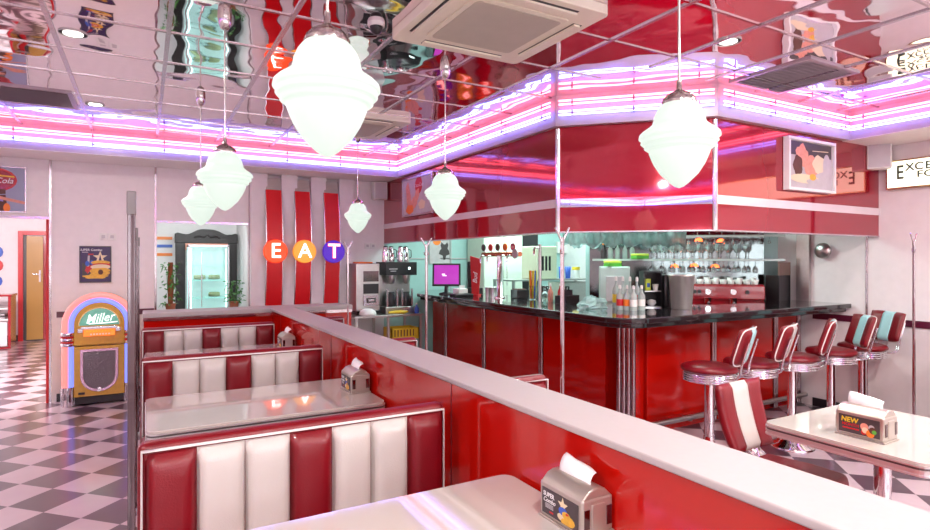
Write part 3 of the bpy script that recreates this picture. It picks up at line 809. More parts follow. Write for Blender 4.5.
# ------------------------------------------------------------------ pictures
def picture(label, o, right, w_, h, fr_m, fw, depth, draw, bg):
    root = thing('framed_picture', label, 'picture', (0,0,0)); root.matrix_world = frame(o, right, (0,0,1))
    loc, rot, sc_ = root.matrix_world.decompose(); root.rotation_euler = rot.to_euler(); root.location = loc
    f = MB(); z1 = depth
    f.box(-w_/2,w_/2,-h/2,-h/2+fw,0,z1,fr_m); f.box(-w_/2,w_/2,h/2-fw,h/2,0,z1,fr_m); f.box(-w_/2,-w_/2+fw,-h/2+fw,h/2-fw,0,z1,fr_m); f.box(w_/2-fw,w_/2,-h/2+fw,h/2-fw,0,z1,fr_m)
    f.build('frame', root, .002)
    c = MB(); zz = depth*.6
    c.box(-w_/2+fw,w_/2-fw,-h/2+fw,h/2-fw,0,zz,bg)
    lay = [zz]
    def blob(x,y,rx,ry,m,n_=18,rot=0.,jag=0.):
        lay[0] += .0004
        pts=[]
        for k in range(n_):
            a=2*PI*k/n_; j_=1+jag*math.sin(a*5+x*40)
            px_,py_=rx*math.cos(a)*j_, ry*math.sin(a)*j_
            X_=x+px_*math.cos(rot)-py_*math.sin(rot); Y_=y+px_*math.sin(rot)+py_*math.cos(rot)
            pts.append((max(-w_/2+fw,min(w_/2-fw,X_)), max(-h/2+fw,min(h/2-fw,Y_)), lay[0]))
        c.add(pts,[tuple(range(n_))],m)
    def poly(P,m):
        lay[0] += .0004; c.add([(x,y,lay[0]) for x,y in P],[tuple(range(len(P)))],m)
    def txt(t_,x,y,hh,m,bold=0.,shear=0.,sx=1.):
        lay[0] += .0006; c.mesh(text_me(t_,bold,shear,0.), Matrix.Translation((x,y,lay[0])) @ Matrix.Diagonal((hh*sx,hh,hh,1)), m)
    draw(blob,poly,txt); c.build('print', root)
    return root
def d1(b,p,t):
    t('SUPER Combo',-.045,.165,.036,'paper',.01); p([(-.13,.135),(-.07,.135),(-.07,.143),(-.13,.143)],'pgrey'); p([(-.07,.108),(-.02,.108),(-.02,.122),(-.07,.122)],'red')
    p([(-.13,.02),(-.02,-.05),(-.02,-.16),(-.13,-.16)],'pdark')
    p([(-.075,.10),(-.055,.10),(-.065,-.10),(-.085,-.10)],'pgrey'); b(-.08,.01,.02,.03,'blue'); b(-.075,-.06,.025,.04,'red',jag=.2)
    b(-.035,.02,.018,.028,'blue'); b(-.045,-.04,.02,.03,'red')
    st=[(.045+.075*math.cos(R(90+36*k))*(1 if k%2==0 else .40), .08+.075*math.sin(R(90+36*k))*(1 if k%2==0 else .40)) for k in range(10)]
    p(st,'pcream'); p([(.045,.115),(.06,.04),(.03,.04)],'purple')
    b(.05,.02,.095,.025,'pgold'); b(.06,-.005,.095,.018,'red'); b(.05,-.03,.10,.03,'pcream'); b(.05,-.07,.10,.03,'pgold',jag=.1); b(.04,-.10,.10,.05,'pgold',jag=.2); b(.05,-.09,.025,.03,'pbrown'); b(-.0,-.14,.12,.025,'pgold',jag=.15)
picture('dark purple menu poster with golden burger above the jukebox', (py_x(95.5,7.82),7.84,1.54), (1,0,0), .31, .42, 'pdark', .010, .02, d1, 'purple')
def d2(b,p,t):
    b(.02,.10,.20,.13,'red'); b(.02,.10,.18,.11,'redm'); p([(-.16,.15),(.20,.13),(.19,.145),(-.15,.168)],'yellow'); t('Coca-Cola',.0,.09,.085,'paper',.004,.3)
    p([(-.3,-.02),(.12,.0),(.12,-.05),(-.3,-.10)],'pbrown'); p([(-.3,-.10),(.12,-.06),(.14,-.24),(-.3,-.24)],'pbrown')
    p([(-.3,.01),(.30,-.13),(.30,-.16),(-.3,-.03)],'pskin'); p([(-.3,-.03),(.10,-.115),(.10,-.135),(-.3,-.055)],'neonb_p')
    b(-.08,-.19,.07,.08,'pgold'); b(.13,-.20,.03,.05,'orange')
picture('slate blue picture with a red oval drink emblem above the walkway', (-1.42,7.84,2.355), (1,0,0), .60, .50, 'silver', .014, .025, d2, 'pblue')
def d3(b,p,t):
    b(.05,.13,.11,.11,'red'); t('Coca-Cola',.05,.13,.06,'paper',0.,.3)
    b(-.26,.0,.07,.20,'pskin',rot=.2,jag=.1); b(-.12,-.10,.20,.07,'pskin',rot=.5,jag=.15); b(.0,.0,.06,.10,'pskin',rot=-.6,jag=.1); b(-.22,-.16,.12,.06,'orange',jag=.1); b(.15,-.12,.10,.06,'pcream',jag=.1)
picture('pale picture of a salmon pink treat on the side of the red canopy', (3.044,6.64,2.405), (0,-1,0), .92, .50, 'silver', .025, .03, d3, 'pgrey')
def d4(b,p,t):
    p([(-.32,.08),(.32,.08),(.32,.20),(-.32,.20)],'pdark'); p([(.02,.130),(.27,.140),(.27,.148),(.02,.136)],'pcream')
    b(-.14,.08,.09,.10,'pskin',jag=.15); b(-.20,-.01,.07,.09,'pbrown',jag=.1); b(.0,.0,.12,.09,'pskin',jag=.1); b(.12,.02,.10,.08,'pcream',jag=.1); b(.24,.0,.06,.12,'pgrey'); b(-.02,-.02,.035,.07,'pskin'); b(-.1,-.12,.22,.04,'pcream'); b(.1,-.14,.18,.03,'pgrey'); b(.02,-.10,.05,.03,'pgold')
p4 = picture('white framed dessert picture on the front of the red canopy', (5.155,2.956,2.425), (1,0,0), .72, .46, 'white', .025, .055, d4, 'pgrey')

# lit sign on the right wall
sg = thing('light_box_sign', 'cream lit sign box with dark capital lettering on the right wall', 'sign', (RX,0,0))
MB().box(-.06,0,.95,2.87,2.275,2.555,'brass').build('box', sg, .003)
MB().box(-.065,-.058,.965,2.855,2.29,2.54,'sign').build('face', sg)
q = MB()
def sy(u): xc=(u-465)/572.7; c_, s_ = math.cos(.5114), math.sin(.5114); return (RX-.067)*(c_-s_*xc)/(c_*xc+s_)
def sl(t_, u0, u1, z0, z1):
    h_ = (z1-z0)/.70; y0, y1 = sy(u0), sy(u1); put_text(q,t_,(-.067,(y0+y1)/2,(z0+z1)/2),(0,-1,0),(0,0,1),h_,'signtext',.012,0,abs(y1-y0)/(h_*.58),.02)
sl('E',895.5,904.5,2.36,2.49)
for k_, c_ in enumerate('XCELLENT'): sl(c_,906+9.2*k_,913.5+9.5*k_,2.435,2.505)
for k_, c_ in enumerate('FOOD'): sl(c_,915.7+9.5*k_,924+9.9*k_,2.365,2.425)
q.build('lettering', sg)

# speakers, plates
def spk(label, x, y, z, rz):
    r = thing('wall_speaker', label, 'speaker', (x,y,z), rz)
    MB().box(-.10,.10,-.13,0,-.125,.125,'white').build('body', r, .012)
    MB().box(-.085,.085,-.134,-.129,-.11,.11,'acw').build('grille', r, .004)
    MB().box(-.02,.02,0,.05,-.03,.03,'white').build('bracket', r)
spk('small white speaker high on the far wall by the canopy end', 2.93, 7.78, 2.57, 0)
spk('small white speaker beside the lit sign on the right wall', 6.31, 2.93, 2.60, R(-60))
def plate(label, x, z, n_):
    r = thing('wall_socket', label, 'wall socket', (x,BY,z))
    for k in range(n_):
        MB().box(k*.085-.04,k*.085+.04,-.012,0,-.04,.04,'white').build('plate', r, .003)
        MB().lathe([(.022,0),(.022,.002)],'pgrey',16,(0,0,0)).build('socket', r) if False else MB().box(k*.085-.018,k*.085+.018,-.015,-.011,-.018,.018,'pgrey').build('socket', r, .002)
plate('white double wall socket up on the wall above the jukebox', py_x(107.5,BY)-.04, 1.86, 2)
plate('white double wall socket above the coffee machines', py_x(370,BY)-.04, 1.79, 2)
r = thing('round_wall_disc', 'round steel disc on the wall under the canopy', 'bell', (RX,3.47,1.69))
q = MB(); q.X = Matrix.Rotation(-PI/2,4,'Y'); q.lathe([(.03,0),(.03,.04),(.085,.045),(.085,.06),(.06,.085),(.02,.095),(.001,.096)],'steel',28); q.build('disc', r)

# ------------------------------------------------------------------ alcove contents
df = thing('carved_frame', 'dark carved wooden frame around the lit display fridge', 'frame', (.845,9.55,0))
q = MB(); q.box(-.43,-.30,0,.08,0,1.98,'darkwood'); q.box(.30,.43,0,.08,0,1.98,'darkwood'); q.build('post', df, .01)
q = MB(); top = [(-.44,1.84),(.44,1.84),(.44,1.98)]+[(.44-.88*k/24, 1.985+.085*math.exp(-((k-12)/4.2)**2)+.015*math.cos(k*.8)) for k in range(1,24)]+[(-.44,1.98)]
q.prismy(top, -.01,.09,'darkwood'); q.box(-.30,.30,.0,.05,1.74,1.84,'pskin'); q.build('crest', df, .008)
q = MB(); q.tube([(-.18,-.015,1.92),(-.12,-.02,1.95),(-.05,-.02,1.93),(0,-.02,1.97),(.05,-.02,1.93),(.12,-.02,1.95),(.18,-.015,1.92)], .014,'darkwood',8); q.build('carving', df)
fr = thing('display_fridge', 'glass display fridge with cakes glowing pale turquoise', 'display fridge', (.845,9.25,0))
q = MB(); q.box(-.28,.28,.26,.29,.1,1.80,'fridge'); q.build('back_panel', fr)
q = MB()
for x in (-.28,.26): q.box(x,x+.02,0,.02,.1,1.80,'silver'); q.box(x,x+.02,.27,.29,.1,1.80,'silver')
q.box(-.28,.28,0,.29,1.78,1.81,'silver'); q.box(-.28,.28,0,.29,0,.12,'silver'); q.build('frame', fr)
MB().box(-.255,.255,.002,.008,.12,1.78,'glass').build('door', fr)
for z in (.75,1.02,1.28,1.50): MB().box(-.26,.26,.04,.26,z,z+.012,'glass').build('shelf', fr)
for x in (-.24,.24): MB().tube([(x,.03,.2),(x,.03,1.75)],.008,'tube',8).build('light_tube', fr)
MB().tube([(-.10,-.02,.9),(-.10,-.02,1.7)],.008,'chrome',8).build('handle', fr)
def cake(x,y,z,label,s=1.):
    r = thing('cake', label, 'cake', (x,y,z))
    MB().lathe([(.005,0),(.09*s,.006),(.10*s,.012)],'glass',20).build('plate', r)
    MB().lathe([(.075*s,.013),(.080*s,.02),(.080*s,.06*s),(.07*s,.07*s),(.001,.072*s)],'cake',20).build('sponge', r)
cake(.73,9.40,1.293,'pale green cake on the top fridge shelf, left'); cake(.93,9.40,1.293,'pale green cake on the top fridge shelf, right')
cake(.93,9.40,1.033,'pale green cake on the middle fridge shelf'); cake(.90,9.40,.763,'pale green cake on the low fridge shelf')
for k,(m_,z,lab) in enumerate((('orange',1.92,'upper orange stripe painted on the alcove wall'),('blue',1.80,'blue stripe painted on the alcove wall'),('orange',1.67,'lower orange stripe painted on the alcove wall'))):
    tag(MB().box(.10,.385,9.885,9.9,z-.022,z+.022,m_).build('wall_stripe'), lab, 'stripe')
def leafy(name, label, x, y, z0, h, pole_, nleaf, spread):
    r = thing(name, label, 'plant', (x,y,z0))
    MB().lathe([(.045,0),(.06,.10),(.063,.11),(.055,.11)],'pot',20).build('pot', r)
    if pole_: MB().lathe([(.028,.08),(.032,h*.5),(.028,h)],'moss',14).build('moss_pole', r)
    st = MB()
    for k in range(4):
        a = k*1.6; st.tube([(0,0,.08),(.03*math.cos(a),.03*math.sin(a),h*.4),(.05*math.cos(a+.5),.05*math.sin(a+.5),h*.85)], .004,'leaf',5)
    st.build('stem', r)
    lf = MB()
    for k in range(nleaf):
        a = random.uniform(0,2*PI); zz = random.uniform(.10,h); rr = random.uniform(.02,spread)*(1-.3*zz/h)
        X_ = Matrix.Translation((rr*math.cos(a),rr*math.sin(a),zz)) @ Matrix.Rotation(a,4,'Z') @ Matrix.Rotation(random.uniform(-.3,1.1),4,'Y') @ Matrix.Rotation(random.uniform(-.6,.6),4,'X')
        lf.X = X_; L = random.uniform(.035,.06)
        lf.add([(0,0,0),(L*.35,-L*.32,.004),(L*.7,-L*.25,0),(L,0,-.008),(L*.7,L*.25,0),(L*.35,L*.32,.004),(L*.5,0,-.006)],[(0,1,6),(1,2,6),(2,3,6),(3,4,6),(4,5,6),(5,0,6)],'leaf')
    lf.build('leaves', r)
leafy('potted_plant','climbing plant on a brown moss pole at the left of the alcove',.29,7.96,.94,.62,True,95,.13)
leafy('potted_plant','bushy green plant at the right corner of the alcove sill',1.03,7.99,.94,.38,False,80,.13)

# ------------------------------------------------------------------ walkway end: door, shelf, letters
dx = [py_x(u_, 13.95) - py_x(18, 13.95) for u_ in (18, 23, 26.5, 43, 47, 58)]
d = MB(); d.box(0,dx[1],-.06,0,0,2.15,'red'); d.box(dx[4],dx[5],-.06,0,0,2.15,'red'); d.box(dx[1],dx[4],-.06,0,2.07,2.15,'red')
dr = d.build('door_1', None, .004, loc=(py_x(18,13.95),14.0,0)); struct(dr)
MB().box(dx[1],dx[2],-.02,0,0,2.07,'pdark').build('door_recess', dr)
q = MB(); q.box(dx[2],dx[3],-.05,-.005,.02,2.05,'doory'); q.build('door_leaf', dr, .004)
MB().box(dx[3],dx[4],-.02,0,.0,2.07,'redm').build('door_side_panel', dr)
hx = dx[3]-.05
q = MB(); q.tube([(hx,-.09,1.30),(hx-.11,-.09,1.31)],.012,'chrome',8); q.tube([(hx,-.05,1.30),(hx,-.10,1.30)],.016,'chrome',8); q.box(hx-.015,hx+.015,-.056,-.05,1.15,1.38,'chrome'); q.build('door_handle', dr)
ls = thing('wall_lettering', 'blue and red letters hanging on the walkway end wall', 'sign', (py_x(0,13.95)-.09,14.0,0))
for z, m_, t_ in ((1.95,'blue','F'),(1.72,'blue','O'),(1.46,'red','O'),(1.16,'blue','D')):
    q = MB(); put_text(q,t_,(0,-.01,z),(1,0,0),(0,0,1),.34,m_,.03,0,1.,.02); q.build('letter', ls)
sh = thing('shelf_unit', 'low red and white shelf unit at the far left edge', 'shelf unit', (py_x(12,12.9)-.62,12.9,0))
q = MB(); q.box(0,.62,0,.5,.93,.97,'redm'); q.build('top', sh, .008); MB().box(.04,.56,.04,.5,.0,.03,'redm').build('bottom', sh)
q = MB(); q.box(.56,.60,.02,.5,.0,.93,'redm'); q.box(.0,.04,.02,.5,.0,.93,'redm'); q.build('side', sh)
for z in (.50,.70): MB().box(.04,.56,.02,.5,z,z+.03,'white').build('shelf', sh)
MB().box(.06,.55,.0,.03,.05,.48,'wall').build('door', sh, .003)
for k in range(3): tag(MB().box(py_x(12,12.9)-.40,py_x(12,12.9)-.12,12.99,13.3,.53+.03*k,.556+.03*k,'pdark' if k%2 else 'pgrey').build('folded_menu'), ('bottom','middle','top')[k]+' booklet in the little pile on the left shelf unit', 'booklet')

# ------------------------------------------------------------------ coffee corner
ct = thing('steel_table', 'steel side table carrying the coffee machines', 'table', (2.36,7.10,0))
MB().box(0,.98,0,.62,.83,.86,'steel').build('top', ct, .004)
MB().box(.02,.96,.02,.60,.28,.30,'steel').build('shelf', ct, .003)
MB().box(.02,.96,.56,.60,.50,.52,'steel').build('shelf', ct, .003)
for x in (.02,.46,.93): 
    for y in (.02,.57): MB().box(x,x+.03,y,y+.03,0,.83,'steel').build('leg', ct)
q = thing('hot_water_machine', 'tall steel drinks dispenser left of the coffee brewer', 'drinks machine', (2.44,7.28,.86))
MB().box(0,.33,0,.42,.05,.68,'steel').build('body', q, .008)
MB().box(.10,.31,-.012,0,.44,.58,'chrome_dark').build('window', q); MB().box(.10,.31,-.012,0,.28,.41,'black').build('panel', q)
g = MB(); g.box(.10,.31,-.014,0,.12,.26,'silver'); g.box(.14,.27,-.018,-.013,.16,.22,'black'); g.box(.165,.245,-.022,-.017,.175,.205,'silver'); g.build('nozzle_panel', q, .003)
MB().box(.02,.31,.02,.40,0,.05,'black').build('base', q)
tag(MB().box(2.50,2.70,7.36,7.60,1.5405,1.562,'orange').build('tray', None, .004), 'orange tray lying on top of the tall drinks dispenser', 'tray')
cm = thing('coffee_brewer', 'black and steel double coffee brewer with two glass pots', 'coffee machine', (2.84,7.24,.86))
MB().box(0,.46,0,.38,.52,.70,'black').build('head', cm, .006)
MB().box(0,.46,.24,.38,.08,.52,'steel').build('back', cm, .006); MB().box(0,.46,0,.38,0,.09,'steel').build('base', cm, .006)
g = MB(); g.box(.05,.17,-.004,0,.60,.612,'pgrey'); g.box(.07,.15,-.004,0,.572,.582,'pgrey'); g.box(.33,.36,-.004,0,.60,.63,'tube'); g.build('label_lights', cm)
for x in (.12,.34):
    MB().lathe([(.06,.52),(.058,.48),(.035,.41),(.02,.40)],'steel',18,(x,.10,0)).build('filter_funnel', cm)
for x, lab in ((2.96,'left glass coffee pot under the brewer'),(3.18,'right glass coffee pot under the brewer')):
    g = thing('coffee_pot', lab, 'coffee pot', (x,7.345,.95))
    MB().lathe([(.07,0),(.078,.02),(.078,.10),(.05,.17),(.045,.20)],'black',20).build('jug', g)
    g2 = MB(); g2.box(-.085,-.060,-.05,-.03,0,.24,'silver'); g2.box(.060,.085,-.05,-.03,0,.24,'silver'); g2.build('holder', g); MB().tube([(0,-.07,.17),(0,-.12,.16),(0,-.12,.05),(0,-.078,.03)],.009,'black',8).build('handle', g)
for k in range(4):
    x = 2.88+.11*k; y = 7.36+(.06 if k%2 else -.02)
    g = thing('steel_jug', ('first','second','third','fourth')[k]+' steel thermos jug from the left on top of the coffee brewer', 'jug', (x,y,1.56), 0, 'steel jugs on the coffee brewer')
    MB().lathe([(.048,0),(.052,.03),(.050,.13),(.036,.185),(.034,.20)],'chrome',20).build('body', g)
    MB().lathe([(.034,.20),(.030,.215),(.001,.22)],'black',16).build('lid', g)
    MB().tube([(.046,-.01,.05),(.075,-.02,.07),(.072,-.02,.16),(.038,-.01,.18)],.006,'black',8).build('handle', g)
g = MB(); g.lathe([(.10,0),(.115,.02),(.10,.06),(.06,.085),(.001,.09)],'white',14,(2.56,7.165,.861)); 
tag(g.build('folded_cloth'), 'white crumpled cloth on the steel table', 'cloth')
g = MB(); g.tube([(2.84,7.13,.888),(2.95,7.15,.890),(3.05,7.12,.888),(3.12,7.15,.890)],[.016,.022,.026,.014],'yellow',8); tag(g.build('yellow_cloth'), 'yellow cloth on the front of the steel table', 'cloth')
g = thing('spray_bottle','small blue bottle at the right end of the steel table','bottle',(3.26,7.16,.861)); MB().lathe([(.028,0),(.032,.01),(.032,.07),(.012,.10),(.012,.12)],'blue',14).build('body', g); MB().lathe([(.014,.12),(.014,.14)],'white',12).build('cap', g)
g = MB(); g.box(0,.40,0,.30,0,.02,'yellow'); g.box(0,.40,0,.015,.02,.15,'yellow'); g.box(0,.40,.285,.30,.02,.15,'yellow'); g.box(0,.015,0,.30,.02,.15,'yellow'); g.box(.385,.40,0,.30,.02,.15,'yellow')
for k in range(7): g.box(.04+.045*k,.055+.045*k,-.004,0,.04,.13,'pbrown')
g.X = Matrix()
tag(g.build('crate', None, 0, 2, (2.88,7.13,.522-.002+.0)), 'yellow crate on the shelf under the coffee machines', 'crate')

# ------------------------------------------------------------------ on the bar
def bottle(label, x, y, z, h, r_, m_='glass', capm='white', group=None, name='bottle', lab=None):
    g = thing(name, label, 'bottle', (x,y,z), 0, group)
    MB().lathe([(r_*.9,0),(r_,.01),(r_,h*.55),(r_*.85,h*.63),(r_*.35,h*.76),(r_*.32,h*.9)], m_, 16).build('body', g)
    MB().lathe([(r_*.38,h*.88),(r_*.36,h),(r_*.1,h*1.03)], capm, 12).build('cap', g)
    if lab: MB().lathe([(r_*1.01,h*.18),(r_*1.01,h*.45)], lab, 16, cap=False).build('paper_label', g)
    return g
W = 1.1405
# point of sale
g = thing('till_monitor','black till screen glowing magenta at the left end of the bar','monitor',(3.46,6.66,W), R(-30))
MB().lathe([(.10,0),(.10,.015),(.03,.03),(.025,.13)],'black',20).build('stand', g)
q = MB(); q.X = Matrix.Translation((0,0,.255)) @ Matrix.Rotation(R(-10),4,'X'); q.box(-.185,.185,-.01,.03,-.15,.15,'black'); q.build('housing', g, .01)
q = MB(); q.X = Matrix.Translation((0,0,.255)) @ Matrix.Rotation(R(-10),4,'X'); q.box(-.16,.16,-.014,-.009,-.125,.125,'screen'); q.build('screen', g)
q = MB(); q.X = Matrix.Translation((0,0,.255)) @ Matrix.Rotation(R(-10),4,'X'); q.box(-.06,-.02,-.016,-.0135,-.005,.01,'screenwhite'); q.box(-.05,.0,-.016,-.0135,-.02,-.01,'screenwhite'); q.build('screen_mark', g)
tag(MB().box(-.12,.12,-.09,.09,0,.035,'black').build('keyboard', None, .006, 2, (3.40,6.15,W)), 'black keyboard lying between the till screen and the cup dispenser', 'keyboard')
g = thing('receipt_printer','small white receipt printer beside the till screen','printer',(3.50,6.36,W)); MB().box(-.07,.07,-.08,.08,0,.09,'white').build('body', g, .015); MB().box(-.04,.04,-.05,-.045,.09,.13,'paper').build('receipt', g)
g = thing('blender','black framed drinks mixer with clear jug on the bar','mixer',(3.76,6.44,W))
MB().box(-.08,.08,-.08,.08,0,.09,'black').build('base', g, .01); MB().box(-.07,.07,.04,.075,.09,.42,'black').build('column', g, .008)
MB().lathe([(.045,.10),(.06,.30),(.062,.33)],'glass',18).build('jug', g); MB().box(-.07,.07,-.05,.075,.38,.43,'black').build('head', g, .012)
g = thing('menu_board','tall red board with white script on the bar','sign',(3.64,6.22,W), R(-60))
q = MB(); q.prismy([(-.075,.50),(-.05,.02),(.05,.02),(.085,.46)],-.008,.008,'red'); q.build('board', g, .003); MB().box(-.06,.06,-.04,.04,0,.02,'red').build('base', g)
q = MB(); put_text(q,'Bud',(.005,-.011,.22),(.05,0,1),(-1,0,.05),.085,'paper',.01,.3); q.build('lettering', g)
for k,(x,y) in enumerate(((3.60,5.86),(3.68,5.84),(3.62,5.78))):
    tag(MB().lathe([(.028,0),(.032,.12),(.033,.125),(.030,.12),(.026,.01)],'steel',16,(x,y,W)).build('steel_cup'), ('left','middle','right')[k]+' steel cup beside the red board', 'cup')
# beer tower
g = thing('beer_tower','beer tap tower with round badges and a copper top rail','beer tap',(3.67,5.70,W))
MB().lathe([(.065,0),(.065,.015),(.036,.03),(.034,.50)],'chrome',24).build('column', g)
MB().tube([(0,-.42,.515),(0,.38,.515)],.028,'copper',14).build('rail', g)
for k,m_ in enumerate(('pdark','red','pbrown','orange','redm')):
    y = .34-.16*k
    q = MB(); q.X = Matrix.Translation((-.01,y,.60)) @ Matrix.Rotation(-PI/2,4,'Y'); q.lathe([(.042,0),(.045,.008),(.040,.016)],m_,20); q.build('badge', g)
    MB().tube([(0,y,.54),(-.005,y,.57)],.008,'chrome',8).build('badge_stem', g)
for y in (.30,.15,-.15,-.28): MB().tube([(-.02,y,.50),(-.07,y,.50),(-.085,y,.47),(-.085,y,.41)],.010,'chrome',8).build('tap', g)
q = MB(); q.X = Matrix.Translation((-.05,-.40,.52)) @ Matrix.Rotation(-PI/2,4,'Y'); q.lathe([(.055,0),(.055,.012)],'pgrey',24); q.build('round_plate', g)
g = thing('tap_handle_tower','slim steel tap hanging by the right end of the beer tower','tap',(3.75,5.02,W)); MB().tube([(0,0,0),(0,0,.62)],.018,'steel',12).build('column', g); MB().tube([(0,0,.58),(-.08,-.0,.58),(-.08,0,.50)],.010,'chrome',8).build('spout', g)
g = thing('napkin_box','black napkin box on the bar, left of the coloured straws','box',(3.86,5.58,W)); q = MB(); q.box(-.07,.07,-.07,.07,0,.10,'black'); q.build('body', g, .004); MB().box(-.055,.055,-.055,.055,.10,.112,'pbrown').build('napkins', g)
g = thing('straw_tumbler','clear tumbler packed with coloured straws','tumbler',(3.86,5.30,W)); MB().lathe([(.045,0),(.055,.15),(.057,.155),(.052,.15),(.042,.01)],'glass',18,cap=False).build('glass', g)
for k,(m_,nm) in enumerate((('orange','deep orange'),('yellow','yellow'),('red','red'),('lime','lime green'),('orange','pale orange'),('yellow','outer yellow'),('blue','blue'),('lime','outer lime'))):
    a = k*.8; x,y = 3.86+.028*math.cos(a), 5.30+.028*math.sin(a)
    tag(MB().tube([(x,y,W+.012),(x+.012*math.cos(a),y+.012*math.sin(a),W+.33)],.009,m_,8).build('straw'), nm+' straw standing in the clear tumbler', 'straw', 'straws in the tumbler')
g = thing('glass_mug','clear glass mug right of the straws','mug',(3.90,5.13,W)); MB().lathe([(.042,0),(.045,.16),(.042,.16),(.038,.015)],'glass',18,cap=False).build('body', g); MB().tube([(.044,-.01,.13),(.08,-.03,.12),(.08,-.03,.05),(.044,-.01,.04)],.008,'glass',8).build('handle', g)
g = thing('condiment_caddy','black condiment caddy behind the fork-topped pole','caddy',(3.88,4.72,W), R(20)); q = MB(); q.box(-.13,.13,-.07,.07,0,.012,'black'); q.box(-.13,.13,-.07,-.062,.012,.08,'black'); q.box(-.13,.13,.062,.07,.012,.08,'black'); q.box(-.13,-.122,-.062,.062,.012,.08,'black'); q.box(.122,.13,-.062,.062,.012,.08,'black'); q.box(-.004,.004,-.062,.062,.012,.14,'black'); q.build('tray', g)
q = MB(); q.tube([(-.03,0,.13),(-.03,0,.17),(.03,0,.17),(.03,0,.13)],.008,'black',8); q.build('handle', g)
for k,(x,y,m_,lab) in enumerate(((3.80,4.90,'pskin','pink sachet bottle left of the black caddy'),(3.86,4.98,'white','white shaker left of the black caddy'),(3.93,4.90,'red','red sauce bottle left of the black caddy'))):
    bottle(lab, x, y, W, .19, .028, m_, 'white')
g = MB()                                          # crumpled clear bag
vs=[];fs=[];N_=18
for i in range(9):
    ph=PI*.5*i/8
    for k in range(N_):
        a=2*PI*k/N_; rr=(.13+.03*math.sin(a*3)+.03*random.uniform(-1,1))*math.cos(ph)+.003; vs.append((3.66+rr*1.1*math.cos(a-.9),4.10+rr*.8*math.sin(a-.9)+.0,W+.004+.10*math.sin(ph)*(1+.25*random.uniform(-1,1))))
for i in range(8):
    for k in range(N_): fs.append((i*N_+k,i*N_+(k+1)%N_,(i+1)*N_+(k+1)%N_,(i+1)*N_+k))
g.add(vs,fs,'sheet'); tag(g.build('plastic_bag'), 'crumpled clear plastic bag on the bar left of the syrup bottles', 'bag')
bl = [(616,5.5,'yellow'),(623,5.46,'red'),(630,5.42,'white'),(637,5.36,'red'),(620,5.30,'red'),(627,5.26,'orange'),(633.5,5.20,'white'),(641.5,5.26,'white')]
c5, s5 = math.cos(.5114), math.sin(.5114)
def at(u, t): xc=(u-465)/572.7; return t*(c5*xc+s5), t*(c5-s5*xc)
for k,(u,t_,lm) in enumerate(bl):
    x,y = at(u,t_-.12)
    bottle('clear syrup bottle with white pump top in the crowd on the bar', x, min(y,4.1), W, .29 if k<4 else .22, .033, 'syrup','white','syrup bottles on the bar','bottle',lm)
x,y = at(650.5,5.48)
g = thing('cup_cabinet','small black open cabinet behind the syrup bottles','cabinet',(x,y,W), R(-25)); q = MB(); q.box(-.09,-.08,-.06,.06,0,.34,'black'); q.box(.08,.09,-.06,.06,0,.34,'black'); q.box(-.09,.09,-.06,.06,.33,.345,'black'); q.box(-.09,.09,.05,.06,0,.33,'black'); q.build('case', g)
for z in (0,.15): MB().box(-.08,.08,-.06,.05,z,z+.01,'steel').build('shelf', g)
def loc_in(root, p): 
    return Matrix.Translation(root.location) @ Matrix.Rotation(root.rotation_euler.z,4,'Z') @ Vector(p)
pk = loc_in(g,(-.04,-.02,.161)); q = MB().box(-.03,.03,-.015,.015,0,.11,'lime'); q.box(-.02,.02,-.017,-.0151,.03,.07,'blue'); tag(q.build('packet', None, .004, 2, pk), 'yellow and blue packet on the upper shelf of the black cabinet', 'packet')
pk = loc_in(g,(.04,-.02,.161)); tag(MB().lathe([(.02,0),(.03,.06),(.028,.06),(.018,.005)],'white',16).build('cup', None, 0, 2, pk), 'white cup on the upper shelf of the black cabinet', 'cup')
pk = loc_in(g,(.0,-.02,.011)); tag(MB().lathe([(.02,0),(.045,.03),(.04,.055),(.01,.065)],'white',16).build('bowl', None, 0, 2, pk), 'white upturned bowl at the bottom of the black cabinet', 'bowl')
x,y = at(666.0,5.50); tag(MB().lathe([(.05,0),(.055,.02),(.055,.30),(.05,.31),(.001,.31)],'black',24,(x,y,W)).build('black_canister'), 'tall black canister left of the steel bucket', 'canister')
x,y = at(681.5,5.26); g = thing('steel_bucket','tall steel bucket on the bar left of the red coffee machine','bucket',(x,y,W)); MB().lathe([(.085,0),(.09,.01),(.112,.30),(.118,.305),(.118,.315),(.108,.315),(.085,.02)],'bucketm',32,cap=False).build('body', g); MB().lathe([(.083,.003),(.083,.008)],'steel',24).build('bottom', g)

# ------------------------------------------------------------------ back bar (diagonal)
dv = Vector((1,-1)).normalized(); nv = Vector((-1,-1)).normalized()
def D(s_, d_):                                     # s along the diagonal (from its left end), d out of the wall
    b = Vector((4.85,5.54)); p_ = b+dv*s_+nv*d_; return p_.x, p_.y
LEN = (Vector((RX,4.0))-Vector((4.85,5.54))).length
XD = Matrix((( dv.x, -nv.x*-1*-1, 0, 4.85),( dv.y, -nv.y, 0, 5.54),(0,0,1,0),(0,0,0,1)))
XD = Matrix(((dv.x, -nv.x, 0, 4.85),(dv.y, -nv.y, 0, 5.54),(0,0,1,0),(0,0,0,1)))   # local x along, local -y into room
q = MB(); q.X = XD; q.box(0,LEN+.05,0,.10,0,SZ,'kwall'); struct(q.build('wall_back_bar'))
q = MB(); q.X = XD; q.box(.05,LEN-.15,-.012,-.002,1.12,2.3,'tmirror'); tag(q.build('bar_mirror'), 'mirror panel behind the glass shelves', 'mirror')
def diag_thing(name,label,cat,s_,d_,z,group=None):
    x,y = D(s_,d_); return thing(name,label,cat,(x,y,z),R(-45),group)
g = diag_thing('back_counter','low dark counter along the diagonal back bar','counter',0,0,0)
